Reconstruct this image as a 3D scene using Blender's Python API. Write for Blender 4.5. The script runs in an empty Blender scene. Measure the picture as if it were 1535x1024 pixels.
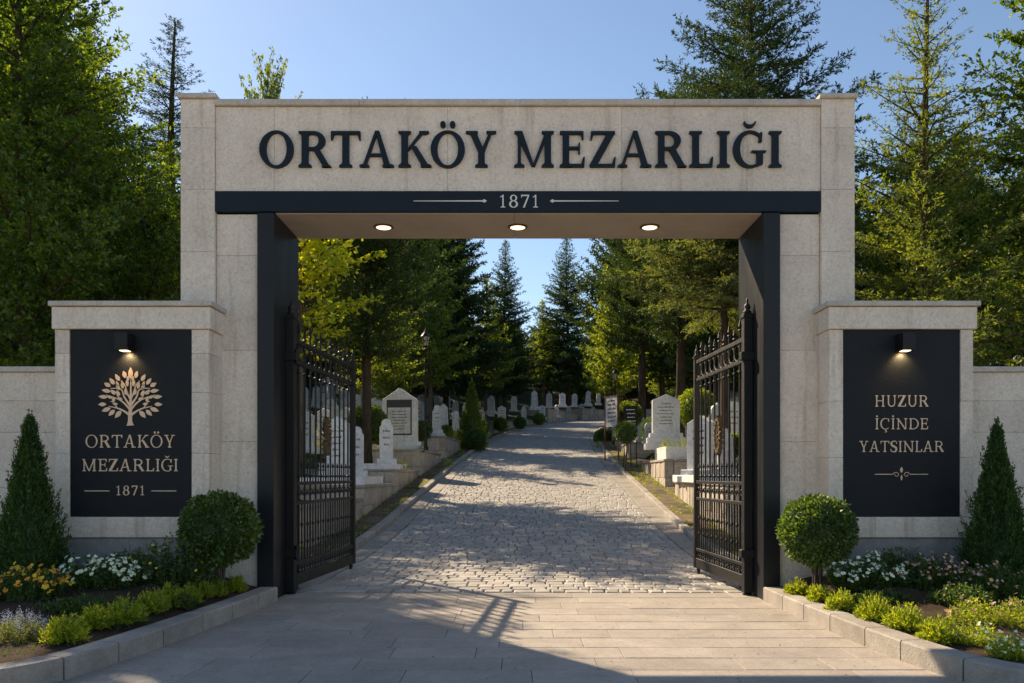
import bpy, math, random
import numpy as np
from mathutils import Vector, Matrix
R = math.radians
SC = bpy.context.scene
COL = SC.collection
random.seed(7)

# ------------------------------------------------------------------ camera, sky, sun, exposure
cam = bpy.data.cameras.new("camera")
cam.sensor_width = 36.0
cam.lens = 29.31
cam.shift_x = -0.0062
cam.shift_y = 0.1303
cam.clip_start = 0.1
cam.clip_end = 2000
co = bpy.data.objects.new("camera", cam)
co.location = (0, -10, 1.5)
co.rotation_euler = (R(90), 0, 0)
COL.objects.link(co)
SC.camera = co

SUNDIR = Vector((-0.78, 1.0, 0.96)).normalized()      # towards the sun: behind the gate, from the left
ELEV = math.asin(SUNDIR.z)
AZ = math.atan2(SUNDIR.x, SUNDIR.y)
w = bpy.data.worlds.new("World")
SC.world = w
w.use_nodes = True
nt = w.node_tree
bg = nt.nodes["Background"]
sky = nt.nodes.new("ShaderNodeTexSky")
sky.sky_type = 'NISHITA'
sky.sun_disc = False
sky.sun_elevation = ELEV
sky.sun_rotation = AZ
sky.air_density = 1.0
sky.dust_density = 0.2
sky.ozone_density = 1.1
nt.links.new(sky.outputs[0], bg.inputs[0])
bg.inputs[1].default_value = 0.080
sd = bpy.data.lights.new("sun", 'SUN')
sd.energy = 4.9
sd.angle = R(0.55)
sd.color = (1.0, 0.80, 0.56)
so = bpy.data.objects.new("sun", sd)
so.rotation_euler = (-SUNDIR).to_track_quat('-Z', 'Y').to_euler()
so.location = (-20, 30, 30)
COL.objects.link(so)
SC.view_settings.view_transform = 'Standard'
SC.view_settings.look = 'None'
SC.view_settings.exposure = 0.93
SC.view_settings.gamma = 1
SC.render.engine = 'CYCLES'
SC.cycles.max_bounces = 7
SC.cycles.diffuse_bounces = 3
SC.cycles.glossy_bounces = 2
SC.cycles.transmission_bounces = 4
SC.cycles.transparent_max_bounces = 4
SC.cycles.sample_clamp_indirect = 4
SC.cycles.use_denoising = True

# ------------------------------------------------------------------ helpers
def PX(px, d): return (px - 777.0) / 1250.0 * d
def PZ(py, d): return 1.5 + (712.0 - py) / 1250.0 * d

def tag(o, label=None, cat=None, group=None, kind=None):
    if label: o["label"] = label
    if cat: o["category"] = cat
    if group: o["group"] = group
    if kind: o["kind"] = kind
    return o

def empty(name, loc, label, cat, group=None, rz=0):
    o = bpy.data.objects.new(name, None)
    o.location = loc
    o.rotation_euler = (0, 0, rz)
    o.empty_display_size = 0.2
    COL.objects.link(o)
    return tag(o, label, cat, group)

class MB:
    def __init__(s): s.v = []; s.f = []
    def add(s, vs, fs):
        n = len(s.v)
        s.v += [tuple(v) for v in vs]
        s.f += [tuple(i + n for i in f) for f in fs]
    def box(s, x0, x1, y0, y1, z0, z1, c=0.0):
        if c <= 0:
            s.add([(x0,y0,z0),(x1,y0,z0),(x1,y1,z0),(x0,y1,z0),(x0,y0,z1),(x1,y0,z1),(x1,y1,z1),(x0,y1,z1)],
                  [(0,3,2,1),(4,5,6,7),(0,1,5,4),(1,2,6,5),(2,3,7,6),(3,0,4,7)])
            return
        s.hexa([(x0,y0,z0),(x1,y0,z0),(x1,y1,z0),(x0,y1,z0),(x0,y0,z1),(x1,y0,z1),(x1,y1,z1),(x0,y1,z1)], c)
    def hexa(s, P, c):
        """chamfered hexahedron from 8 corners"""
        P = [Vector(p) for p in P]
        nb = {0:(1,3,4),1:(0,2,5),2:(3,1,6),3:(2,0,7),4:(5,7,0),5:(4,6,1),6:(7,5,2),7:(6,4,3)}
        faces = [(0,3,2,1),(4,5,6,7),(0,1,5,4),(1,2,6,5),(2,3,7,6),(3,0,4,7)]
        idx = {}; vs = []
        for fi, f in enumerate(faces):
            for k in range(4):
                a = f[k]; b = f[(k+1)%4]; d = f[(k-1)%4]
                p = P[a] + (P[b]-P[a]).normalized()*c + (P[d]-P[a]).normalized()*c
                idx[(fi, a)] = len(vs); vs.append(p)
        fs = [tuple(idx[(fi, a)] for a in f) for fi, f in enumerate(faces)]
        edges = {}
        for fi, f in enumerate(faces):
            for k in range(4):
                a = f[k]; b = f[(k+1)%4]
                edges.setdefault(frozenset((a,b)), []).append((fi, a, b))
        for e, l in edges.items():
            (f1,a,b),(f2,_,_) = l
            fs.append((idx[(f1,b)], idx[(f1,a)], idx[(f2,a)], idx[(f2,b)]))
        for a in range(8):
            fl = [fi for fi, f in enumerate(faces) if a in f]
            tri = [idx[(fi,a)] for fi in fl]
            n = (vs[tri[1]]-vs[tri[0]]).cross(vs[tri[2]]-vs[tri[0]])
            cen = sum(P, Vector())/8
            if n.dot(P[a]-cen) < 0: tri.reverse()
            fs.append(tuple(tri))
        s.add(vs, fs)
    def strip(s, A, B, y0, y1, closed=False, M=None):
        """flat band in the XZ plane between polylines A and B, front at y0, back at y1"""
        n = len(A); vs = []
        for (a, b) in zip(A, B):
            vs += [(a[0],y0,a[1]),(b[0],y0,b[1]),(a[0],y1,a[1]),(b[0],y1,b[1])]
        fs = []
        rng = range(n) if closed else range(n-1)
        for i in rng:
            j = (i+1) % n; p = 4*i; q = 4*j
            fs += [(p,p+1,q+1,q),(p+2,q+2,q+3,p+3),(p,q,q+2,p+2),(p+1,p+3,q+3,q+1)]
        if not closed:
            fs += [(0,2,3,1),(4*n-4,4*n-3,4*n-1,4*n-2)]
        if M: vs = [M @ Vector(v) for v in vs]
        s.add(vs, fs)
    def tube(s, pts, rad, n=6, cap=True):
        pts = [Vector(p) for p in pts]
        if not hasattr(rad, '__len__'): rad = [rad]*len(pts)
        base = len(s.v); vs = []
        prev = None
        for i, p in enumerate(pts):
            t = (pts[min(i+1,len(pts)-1)] - pts[max(i-1,0)]).normalized()
            ref = prev if prev is not None else (Vector((1,0,0)) if abs(t.x) < .9 else Vector((0,1,0)))
            u = (ref - t*ref.dot(t)).normalized(); v = t.cross(u); prev = u
            for k in range(n):
                a = 2*math.pi*k/n
                vs.append(p + (u*math.cos(a)+v*math.sin(a))*rad[i])
        fs = []
        for i in range(len(pts)-1):
            for k in range(n):
                k2 = (k+1) % n
                fs.append((i*n+k, i*n+k2, (i+1)*n+k2, (i+1)*n+k))
        if cap:
            fs.append(tuple(range(n-1,-1,-1))); m = (len(pts)-1)*n
            fs.append(tuple(m+k for k in range(n)))
        s.add(vs, fs)
    def lathe(s, c, prof, n=16):
        """prof: list of (r, z) about vertical axis through c"""
        vs = []; fs = []
        for (r, z) in prof:
            for k in range(n):
                a = 2*math.pi*k/n
                vs.append((c[0]+r*math.cos(a), c[1]+r*math.sin(a), c[2]+z))
        for i in range(len(prof)-1):
            for k in range(n):
                k2 = (k+1) % n
                fs.append((i*n+k, i*n+k2, (i+1)*n+k2, (i+1)*n+k))
        fs.append(tuple(range(n-1,-1,-1))); m = (len(prof)-1)*n
        fs.append(tuple(m+k for k in range(n)))
        s.add(vs, fs)
    def poly(s, pts, y0, y1):
        """simple outline in XZ (counter-clockwise seen from -Y) extruded in Y"""
        n = len(pts)
        vs = [(p[0],y0,p[1]) for p in pts] + [(p[0],y1,p[1]) for p in pts]
        fs = [tuple(range(n)), tuple(range(2*n-1, n-1, -1))]
        for i in range(n):
            j = (i+1) % n
            fs.append((j, i, n+i, n+j))
        s.add(vs, fs)
    def build(s, name, mat, parent=None, smooth=False, bevel=0, local=False):
        me = bpy.data.meshes.new(name)
        if parent is not None and not local:
            ox, oy, oz = parent_loc(parent)
            vs = [(v[0]-ox, v[1]-oy, v[2]-oz) for v in s.v]
        else: vs = s.v
        me.from_pydata(vs, [], s.f)
        me.materials.append(mat)
        if smooth:
            me.polygons.foreach_set("use_smooth", [True]*len(me.polygons))
        me.update()
        o = bpy.data.objects.new(name, me)
        COL.objects.link(o)
        if parent is not None: o.parent = parent
        if bevel:
            b = o.modifiers.new("bevel", 'BEVEL'); b.width = bevel; b.segments = 2
            b.limit_method = 'ANGLE'; b.angle_limit = R(40)
        return o

def parent_loc(p):
    v = Vector((0,0,0))
    while p is not None:
        v = v + Vector(p.location); p = p.parent
    return v

CH = {}
def copy_tree(o, parent=None):
    c = o.copy(); COL.objects.link(c)
    if parent is not None: c.parent = parent
    for ch in list(o.children): copy_tree(ch, c)
    return c

# ------------------------------------------------------------------ materials
def newmat(name):
    m = bpy.data.materials.new(name); m.use_nodes = True
    return m, m.node_tree, m.node_tree.nodes["Principled BSDF"]
def N(t, kind, **kw):
    n = t.nodes.new(kind)
    for k, v in kw.items():
        if k == 'inp':
            for i, x in v.items(): n.inputs[i].default_value = x
        else: setattr(n, k, v)
    return n
def rampn(t, stops):
    n = t.nodes.new("ShaderNodeValToRGB")
    while len(n.color_ramp.elements) < len(stops): n.color_ramp.elements.new(0.5)
    for e, (p, c) in zip(n.color_ramp.elements, stops):
        e.position = p; e.color = tuple(c)+(1,)
    return n
def mixc(t, fac, a, b, mode='MIX'):
    n = t.nodes.new("ShaderNodeMix"); n.data_type = 'RGBA'; n.blend_type = mode
    for s, v in ((0, fac), (6, a), (7, b)):
        if hasattr(v, 'links'): t.links.new(v, n.inputs[s])
        elif s == 0: n.inputs[0].default_value = v
        else: n.inputs[s].default_value = tuple(v)+(1,)
    return n.outputs[2]

def stone(name, c1, c2, c3, scale=3.0, rough=.85, bump=.25, fine=55, island=.12, stain=0.35, obj=False):
    m, t, p = newmat(name)
    tc = N(t, "ShaderNodeTexCoord")
    geo = N(t, "ShaderNodeNewGeometry")
    vec = tc.outputs['Object']
    n1 = N(t, "ShaderNodeTexNoise", inp={'Scale': scale, 'Detail': 8, 'Roughness': .62, 'Distortion': .4})
    n2 = N(t, "ShaderNodeTexNoise", inp={'Scale': fine, 'Detail': 6, 'Roughness': .65, 'Distortion': .8})
    n3 = N(t, "ShaderNodeTexNoise", inp={'Scale': fine*4, 'Detail': 2})
    for n in (n1, n2, n3): t.links.new(vec, n.inputs['Vector'])
    r1 = rampn(t, [(.3, c1), (.55, c2), (.75, c3)])
    t.links.new(n1.outputs['Fac'], r1.inputs[0])
    r2 = rampn(t, [(.3, (.85,.84,.83)), (.5, (1,1,1)), (.72, (1.10,1.09,1.08))])
    t.links.new(n2.outputs['Fac'], r2.inputs[0])
    c = mixc(t, 1.0, r1.outputs[0], r2.outputs[0], 'MULTIPLY')
    # vertical rain streaks
    mp = N(t, "ShaderNodeMapping"); mp.inputs['Scale'].default_value = (7, 7, .55)
    t.links.new(vec, mp.inputs[0])
    ns = N(t, "ShaderNodeTexNoise", inp={'Scale': 1.0, 'Detail': 5, 'Roughness': .6})
    t.links.new(mp.outputs[0], ns.inputs['Vector'])
    rs = rampn(t, [(.56, (1,1,1)), (.74, (.62,.58,.53))])
    t.links.new(ns.outputs['Fac'], rs.inputs[0])
    c = mixc(t, stain, c, mixc(t, 1.0, c, rs.outputs[0], 'MULTIPLY'))
    wv = N(t, "ShaderNodeTexNoise", inp={'Scale': fine*.42, 'Detail': 3, 'Roughness': .5, 'Distortion': 3.5}); t.links.new(vec, wv.inputs['Vector'])
    rw = rampn(t, [(.38, (.87,.85,.83)), (.45, (1,1,1)), (.60, (1.04,1.04,1.04))]); t.links.new(wv.outputs['Fac'], rw.inputs[0])
    c = mixc(t, .8, c, mixc(t, 1.0, c, rw.outputs[0], 'MULTIPLY'))
    # small pits
    vo = N(t, "ShaderNodeTexVoronoi", inp={'Scale': fine*.55}); t.links.new(vec, vo.inputs['Vector'])
    rv = rampn(t, [(.05, (.70,.67,.63)), (.12, (1,1,1))]); t.links.new(vo.outputs['Distance'], rv.inputs[0])
    c = mixc(t, .5, c, mixc(t, 1.0, c, rv.outputs[0], 'MULTIPLY'))
    # block-to-block variation
    ri = rampn(t, [(0, (1-island,)*3), (1, (1+island,)*3)])
    t.links.new(geo.outputs['Random Per Island'], ri.inputs[0])
    c = mixc(t, 1.0, c, ri.outputs[0], 'MULTIPLY')
    t.links.new(c, p.inputs['Base Color'])
    p.inputs['Roughness'].default_value = rough
    p.inputs['Specular IOR Level'].default_value = .3
    ad = N(t, "ShaderNodeMath", operation='ADD'); t.links.new(n2.outputs['Fac'], ad.inputs[0])
    mu = N(t, "ShaderNodeMath", operation='MULTIPLY', inp={1: .35}); t.links.new(n3.outputs['Fac'], mu.inputs[0])
    t.links.new(mu.outputs[0], ad.inputs[1])
    b = N(t, "ShaderNodeBump", inp={'Strength': bump, 'Distance': .02})
    t.links.new(ad.outputs[0], b.inputs['Height']); t.links.new(b.outputs[0], p.inputs['Normal'])
    return m

M = {}
M['lime'] = stone("limestone", (.69,.60,.50), (.79,.695,.585), (.85,.76,.65), 1.6, .85, .6, 26, .07, .75)
M['cap'] = stone("cap_stone", (.48,.43,.37), (.58,.525,.455), (.66,.60,.52), 3, .85, .35, 34, .06, .5)
M['granite'] = stone("grey_granite", (.23,.225,.215), (.30,.29,.275), (.36,.35,.33), 6, .8, .4, 70, .08, .4)
M['kerb'] = stone("kerb_stone", (.30,.27,.235), (.38,.345,.30), (.45,.41,.35), 4, .85, .5, 45, .12, .2)
M['paver'] = stone("paving_slab", (.31,.275,.235), (.37,.33,.285), (.43,.385,.335), 2.2, .72, .4, 34, .11, .45)
M['sett'] = stone("cobble_sett", (.31,.29,.262), (.40,.375,.335), (.49,.455,.405), 5, .66, .5, 35, .17, .35)
M['border'] = stone("border_slab", (.27,.245,.21), (.34,.31,.265), (.40,.36,.31), 4, .72, .4, 35, .10, 0)
M['wallstone'] = stone("rough_wall_stone", (.38,.33,.27), (.52,.46,.38), (.62,.555,.465), 3.0, .9, .9, 22, .16, .6)
M['marble'] = stone("white_marble", (.68,.68,.665), (.80,.79,.77), (.86,.85,.83), 2.5, .45, .12, 9, .05, .6)
M['marble2'] = stone("weathered_marble", (.54,.54,.525), (.66,.655,.64), (.75,.74,.72), 3.5, .6, .3, 8, .10, .9)

def plain(name, col, rough=.5, metal=0, var=.15, scale=8, bump=0.05, spec=.5, vz=1.0):
    m, t, p = newmat(name)
    tc = N(t, "ShaderNodeTexCoord")
    mp = N(t, "ShaderNodeMapping"); mp.inputs['Scale'].default_value = (1, 1, vz); t.links.new(tc.outputs['Object'], mp.inputs[0])
    n = N(t, "ShaderNodeTexNoise", inp={'Scale': scale, 'Detail': 7, 'Roughness': .65}); t.links.new(mp.outputs[0], n.inputs['Vector'])
    r = rampn(t, [(.3, tuple(x*(1-var) for x in col)), (.7, tuple(x*(1+var) for x in col))])
    t.links.new(n.outputs['Fac'], r.inputs[0]); t.links.new(r.outputs[0], p.inputs['Base Color'])
    rr = rampn(t, [(.3, (rough*.85,)*3), (.7, (min(1, rough*1.2),)*3)]); t.links.new(n.outputs['Fac'], rr.inputs[0])
    t.links.new(rr.outputs[0], p.inputs['Roughness'])
    p.inputs['Metallic'].default_value = metal
    p.inputs['Specular IOR Level'].default_value = spec
    n2 = N(t, "ShaderNodeTexNoise", inp={'Scale': scale*12, 'Detail': 3}); t.links.new(tc.outputs['Object'], n2.inputs['Vector'])
    b = N(t, "ShaderNodeBump", inp={'Strength': bump*4, 'Distance': .01}); t.links.new(n2.outputs['Fac'], b.inputs['Height'])
    t.links.new(b.outputs[0], p.inputs['Normal'])
    return m
M['navy'] = plain("navy_painted_metal", (.006,.013,.022), .5, 0, .3, 3, .05, .25, .5)
M['jamb'] = plain("dark_steel_lining", (.013,.015,.018), .42, .1, .3, 2, .04, .32, .4)
M['panel'] = plain("black_slate_panel", (.013,.015,.018), .6, 0, .35, 3, .06, .25)
M['iron'] = plain("black_wrought_iron", (.007,.007,.007), .5, .0, .3, 14, .10, .4)
M['gold'] = plain("brushed_bronze", (.74,.55,.38), .50, .12, .12, 10, .05, .4)
M['cream'] = plain("cream_lettering", (.72,.69,.62), .5, 0, .06, 10, .03)
M['plaster'] = plain("soffit_plaster", (.44,.37,.30), .8, 0, .10, 2.5, .05, .2)
M['bark'] = plain("tree_bark", (.085,.062,.045), .95, 0, .5, 9, .5, .1, .25)
M['bark2'] = plain("grey_bark", (.13,.105,.08), .95, 0, .45, 9, .5, .1, .25)
M['ink'] = plain("engraved_marks", (.06,.055,.05), .8, 0, .2, 10)
M['darkpanel'] = plain("dark_stone_inlay", (.05,.052,.055), .35, 0, .5, 12, .03, .5)
M['white'] = plain("white_board", (.72,.70,.66), .6, 0, .06, 4)
M['wood'] = plain("reddish_wood_frame", (.16,.05,.03), .7, 0, .25, 6)
M['rust'] = plain("old_bronze", (.13,.09,.05), .6, .3, .5, 25, .2)

def soil(name, c1, c2, c3, sc=2.0, bump=.8, green=None):
    m, t, p = newmat(name)
    tc = N(t, "ShaderNodeTexCoord")
    n = N(t, "ShaderNodeTexNoise", inp={'Scale': sc, 'Detail': 10, 'Roughness': .7}); t.links.new(tc.outputs['Object'], n.inputs['Vector'])
    n2 = N(t, "ShaderNodeTexNoise", inp={'Scale': sc*22, 'Detail': 5, 'Roughness': .7}); t.links.new(tc.outputs['Object'], n2.inputs['Vector'])
    r = rampn(t, [(.3, c1), (.5, c2), (.7, c3)]); t.links.new(n.outputs['Fac'], r.inputs[0])
    r2 = rampn(t, [(.3, (.55,.55,.55)), (.7, (1.35,1.35,1.35))]); t.links.new(n2.outputs['Fac'], r2.inputs[0])
    c = mixc(t, 1.0, r.outputs[0], r2.outputs[0], 'MULTIPLY')
    if green:
        n3 = N(t, "ShaderNodeTexNoise", inp={'Scale': .9, 'Detail': 6, 'Roughness': .7}); t.links.new(tc.outputs['Object'], n3.inputs['Vector'])
        r3 = rampn(t, [(.5, (0,0,0)), (.6, (1,1,1))]); t.links.new(n3.outputs['Fac'], r3.inputs[0])
        c = mixc(t, r3.outputs[0], c, green)
    t.links.new(c, p.inputs['Base Color']); p.inputs['Roughness'].default_value = .95
    p.inputs['Specular IOR Level'].default_value = .1
    b = N(t, "ShaderNodeBump", inp={'Strength': bump, 'Distance': .03}); t.links.new(n2.outputs['Fac'], b.inputs['Height'])
    t.links.new(b.outputs[0], p.inputs['Normal'])
    return m
M['bed'] = soil("bed_soil", (.045,.030,.020), (.075,.052,.034), (.11,.08,.055), 3)
M['verge'] = soil("verge_dirt", (.13,.095,.06), (.20,.155,.10), (.27,.215,.15), 2.5, .7, (.075,.085,.025))
M['ground'] = soil("hill_ground", (.030,.030,.013), (.042,.050,.018), (.065,.055,.03), .6, .8, (.03,.045,.012))
M['joint'] = soil("joint_sand", (.09,.078,.062), (.13,.112,.09), (.18,.155,.12), 6)

def leafmat(name, cols, trans=.45, tcol=None, gloss=.03, grough=.5):
    m = bpy.data.materials.new(name); m.use_nodes = True; t = m.node_tree
    for n in list(t.nodes): t.nodes.remove(n)
    geo = N(t, "ShaderNodeNewGeometry")
    r = rampn(t, [(i/(len(cols)-1), c) for i, c in enumerate(cols)])
    t.links.new(geo.outputs['Random Per Island'], r.inputs[0])
    tc = N(t, "ShaderNodeTexCoord")
    n = N(t, "ShaderNodeTexNoise", inp={'Scale': .9, 'Detail': 3}); t.links.new(tc.outputs['Object'], n.inputs['Vector'])
    rn = rampn(t, [(.35, (.70,.78,.75)), (.65, (1.25,1.18,1.0))]); t.links.new(n.outputs['Fac'], rn.inputs[0])
    c = mixc(t, 1.0, r.outputs[0], rn.outputs[0], 'MULTIPLY')
    c = mixc(t, 1.0, c, (1.24,1.30,1.08), 'MULTIPLY')
    di = N(t, "ShaderNodeBsdfDiffuse"); t.links.new(c, di.inputs[0])
    tr = N(t, "ShaderNodeBsdfTranslucent")
    tcx = mixc(t, 1.0, c, tcol or (3.1, 2.65, .45), 'MULTIPLY'); t.links.new(tcx, tr.inputs[0])
    gl = N(t, "ShaderNodeBsdfGlossy", inp={'Roughness': grough, 'Color': (1,1,1,1)})
    m1 = N(t, "ShaderNodeMixShader", inp={0: trans}); t.links.new(di.outputs[0], m1.inputs[1]); t.links.new(tr.outputs[0], m1.inputs[2])
    m2 = N(t, "ShaderNodeMixShader", inp={0: gloss}); t.links.new(m1.outputs[0], m2.inputs[1]); t.links.new(gl.outputs[0], m2.inputs[2])
    o = N(t, "ShaderNodeOutputMaterial"); t.links.new(m2.outputs[0], o.inputs[0])
    return m
M['L_broad'] = leafmat("broad_leaf", [(.026,.050,.012), (.055,.095,.020), (.11,.15,.03)], .5)
M['L_yellow'] = leafmat("yellow_green_leaf", [(.15,.19,.02), (.24,.27,.03), (.34,.34,.04)], .55)
M['L_spruce'] = leafmat("spruce_needle", [(.022,.042,.020), (.035,.062,.028), (.055,.085,.035)], .14)
M['L_larch'] = leafmat("light_conifer_needle", [(.05,.075,.020), (.08,.11,.028), (.12,.14,.035)], .42)
M['L_silver'] = leafmat("grey_green_needle", [(.06,.08,.05), (.09,.115,.07), (.13,.15,.09)], .35)
M['L_pine'] = leafmat("pine_needle", [(.020,.040,.014), (.033,.06,.020), (.05,.08,.026)], .18)
M['L_far'] = leafmat("light_tree_leaf", [(.05,.08,.022), (.085,.12,.03), (.13,.16,.04)], .5)
M['L_box'] = leafmat("boxwood_leaf", [(.020,.045,.010), (.045,.085,.018), (.10,.15,.035)], .30, gloss=.05)
M['L_thuja'] = leafmat("thuja_leaf", [(.018,.045,.014), (.036,.078,.022), (.07,.12,.032)], .25)
M['L_low'] = leafmat("golden_shrub_leaf", [(.07,.11,.015), (.16,.21,.03), (.33,.34,.05)], .4)
M['L_dark'] = leafmat("flower_foliage", [(.025,.05,.015), (.045,.08,.022), (.07,.11,.03)], .35)
M['L_lav'] = leafmat("grey_green_leaf", [(.07,.09,.06), (.11,.13,.09), (.15,.17,.12)], .3)
def petal(n, c): return leafmat(n, [tuple(x*.75 for x in c), c, tuple(min(.95, x*1.15) for x in c)], .3, (1,1,1), .03)
M['F_white'] = petal("white_petal", (.80,.80,.76))
M['F_orange'] = petal("orange_petal", (.75,.30,.03))
M['F_yellow'] = petal("yellow_petal", (.78,.52,.04))
M['F_pink'] = petal("pink_petal", (.70,.36,.40))
M['F_lav'] = petal("lavender_petal", (.34,.33,.55))
M['F_peach'] = petal("peach_petal", (.75,.42,.25))

def emit(name, col, s):
    m = bpy.data.materials.new(name); m.use_nodes = True; t = m.node_tree
    for n in list(t.nodes): t.nodes.remove(n)
    e = N(t, "ShaderNodeEmission", inp={0: tuple(col)+(1,), 1: s}); o = N(t, "ShaderNodeOutputMaterial")
    t.links.new(e.outputs[0], o.inputs[0]); return m
M['lamp'] = emit("lit_diffuser", (1, .76, .46), 1.25)
M['glow'] = emit("lit_lens", (1, .74, .38), 2.6)
def glassm():
    m, t, p = newmat("lantern_glass")
    p.inputs['Base Color'].default_value = (.55,.50,.38,1); p.inputs['Roughness'].default_value = .15
    p.inputs['Alpha'].default_value = .75
    return m
M['lglass'] = glassm()

# ------------------------------------------------------------------ road path and terrain
CTRL = [(-0.1,-40),(0.05,-6),(0.1,0),(.23,6),(.36,12),(.50,18),(.70,25),(1.10,34),(1.8,45),(2.9,55),(4.3,64),(6.6,73),(9.8,80.5),(14,86),(19.5,89.5),(27,92),(36,93.5),(48,94.5),(80,96)]
def catmull(P, n=14):
    out = []
    for i in range(1, len(P)-2):
        a, b, c, d = [np.array(P[k], float) for k in (i-1, i, i+1, i+2)]
        for k in range(n):
            t = k/n
            out.append(.5*((2*b)+(-a+c)*t+(2*a-5*b+4*c-d)*t*t+(-a+3*b-3*c+d)*t**3))
    out.append(np.array(P[-2], float))
    return np.array(out)
CL = catmull(CTRL)
SEG = np.linalg.norm(np.diff(CL, axis=0), axis=1)
ARC = np.concatenate([[0], np.cumsum(SEG)])
def slope(y):
    y = np.asarray(y, float); d = y + 10
    z = np.where(d < 12, 0, np.where(d < 20, .1*(d-12)**2/16, .1*(d-16)))
    return np.where(d > 106, 9.0 + .05*(d-106), z)
def s_at_y(y): return float(np.interp(y, CL[:,1], ARC))
S0 = s_at_y(.64); SMAX = ARC[-1]
def road(s, o, dz=0.0):
    x = np.interp(s, ARC, CL[:,0]); y = np.interp(s, ARC, CL[:,1])
    e = .6
    dx = np.interp(s+e, ARC, CL[:,0]) - np.interp(s-e, ARC, CL[:,0])
    dy = np.interp(s+e, ARC, CL[:,1]) - np.interp(s-e, ARC, CL[:,1])
    l = math.hypot(dx, dy); dx /= l; dy /= l
    return (x + dy*o, y - dx*o, float(slope(y)) + dz)
def heading(s):
    a = road(s-.5, 0); b = road(s+.5, 0)
    return math.atan2(-(b[0]-a[0]), b[1]-a[1])
def sm(t): t = np.clip(t, 0, 1); return t*t*(3-2*t)
def ground_np(X, Y):
    X = np.asarray(X, float); Y = np.asarray(Y, float)
    d2 = np.full(X.shape, 1e9)
    for p in CL[::2]:
        d2 = np.minimum(d2, (X-p[0])**2 + (Y-p[1])**2)
    o = np.sqrt(d2)
    behind = sm((Y-2.0)/9.0)
    z = slope(Y)
    side = .5*sm((o-4.4)/1.4) + np.clip((o-5.5)*.16, 0, 5.5)
    z = z + side*behind
    z = z - .16*(1-sm((o-4.3)/.8))
    z = z - .12*(1-sm((Y-1.0)/2))
    return z
def ground(x, y): return float(ground_np(np.array([x]), np.array([y]))[0])

def grid_mesh(name, xs, ys, mat, kind):
    XX, YY = np.meshgrid(xs, ys); ZZ = ground_np(XX, YY)
    rr = np.random.RandomState(3)
    ZZ = ZZ + rr.uniform(-.015, .015, ZZ.shape)
    v = np.stack([XX.ravel(), YY.ravel(), ZZ.ravel()], 1)
    nx = len(xs); ny = len(ys)
    i = np.arange(nx*ny).reshape(ny, nx)
    f = np.stack([i[:-1,:-1].ravel(), i[:-1,1:].ravel(), i[1:,1:].ravel(), i[1:,:-1].ravel()], 1)
    o = npmesh(name, v, f, mat, smooth=True)
    return tag(o, None, None, None, kind)

def npmesh(name, v, f, mat, parent=None, smooth=False):
    me = bpy.data.meshes.new(name)
    nv = len(v); nf = len(f); k = f.shape[1]
    me.vertices.add(nv); me.vertices.foreach_set("co", np.ascontiguousarray(v, dtype=np.float32).ravel())
    me.loops.add(nf*k); me.loops.foreach_set("vertex_index", np.ascontiguousarray(f, dtype=np.int32).ravel())
    me.polygons.add(nf)
    me.polygons.foreach_set("loop_start", np.arange(0, nf*k, k, dtype=np.int32))
    me.polygons.foreach_set("loop_total", np.full(nf, k, dtype=np.int32))
    me.materials.append(mat)
    if smooth: me.polygons.foreach_set("use_smooth", np.ones(nf, dtype=bool))
    me.update(calc_edges=True); me.validate()
    o = bpy.data.objects.new(name, me); COL.objects.link(o)
    if parent is not None: o.parent = parent
    return o

xs = np.unique(np.concatenate([np.linspace(-260,-40,23), np.linspace(-40,-12,29), np.linspace(-12,14,66), np.linspace(14,50,40), np.linspace(50,300,26)]))
ys = np.unique(np.concatenate([np.linspace(-120,-20,11), np.linspace(-20,0,11), np.linspace(0,110,200), np.linspace(110,420,32)]))
grid_mesh("ground", xs, ys, M['ground'], 'structure')

def ribbon(name, s0, s1, o0, o1, dz, mat, step=1.0, th=0.0):
    n = max(2, int((s1-s0)/step)); v = []; f = []
    for i in range(n+1):
        s = s0 + (s1-s0)*i/n
        a = road(s, o0, dz); b = road(s, o1, dz)
        v += [a, b]
    for i in range(n): f.append((2*i, 2*i+1, 2*i+3, 2*i+2))
    o = npmesh(name, np.array(v), np.array(f), mat)
    return tag(o, None, None, None, 'structure')
RW = 3.30
ribbon("road_bed", S0-.3, SMAX-2, -RW-.3, RW+.3, -.030, M['joint'])

# setts
rs = random.Random(11)
mb = MB()
s = S0 + .02; row = 0
while s < SMAX-25:
    dep = rs.uniform(.22, .29) * (1.0 if s < 60 else 1.0)
    o = -RW+.42 + rs.uniform(-.02, .02)
    lim = RW-.42
    while o < lim-.08:
        wd = rs.choice((.15, .19, .23, .27, .31)) * rs.uniform(.9, 1.1)
        if o + wd > lim-.1: wd = lim - o
        g = rs.uniform(.004, .009); h = rs.uniform(-.003, .003)
        j = lambda: rs.uniform(-.007, .007)
        q = [(s+g+j(), o+g+j()), (s+g+j(), o+wd-g+j()), (s+dep-g+j(), o+wd-g+j()), (s+dep-g+j(), o+g+j())]
        ms = s+dep/2; mo = o+wd/2; ins = .014
        low = [road(a, b, -.034) for a, b in q]
        mid = [road(a, b, -.010+h) for a, b in q]
        top = [road(a + (ins if a < ms else -ins), b + (ins if b < mo else -ins), .004+h+rs.uniform(-.003,.003)) for a, b in q]
        cen = road(ms, mo, .0065+h)
        vs = low+mid+top+[cen]
        fs = []
        for k in range(4):
            k2 = (k+1) % 4
            fs += [(k, k2, 4+k2, 4+k), (4+k, 4+k2, 8+k2, 8+k), (8+k, 8+k2, 12)]
        mb.add(vs, fs)
        o += wd
    s += dep
tag(mb.build("cobbled_road", M['sett'], smooth=False), None, None, None, 'structure')

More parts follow.
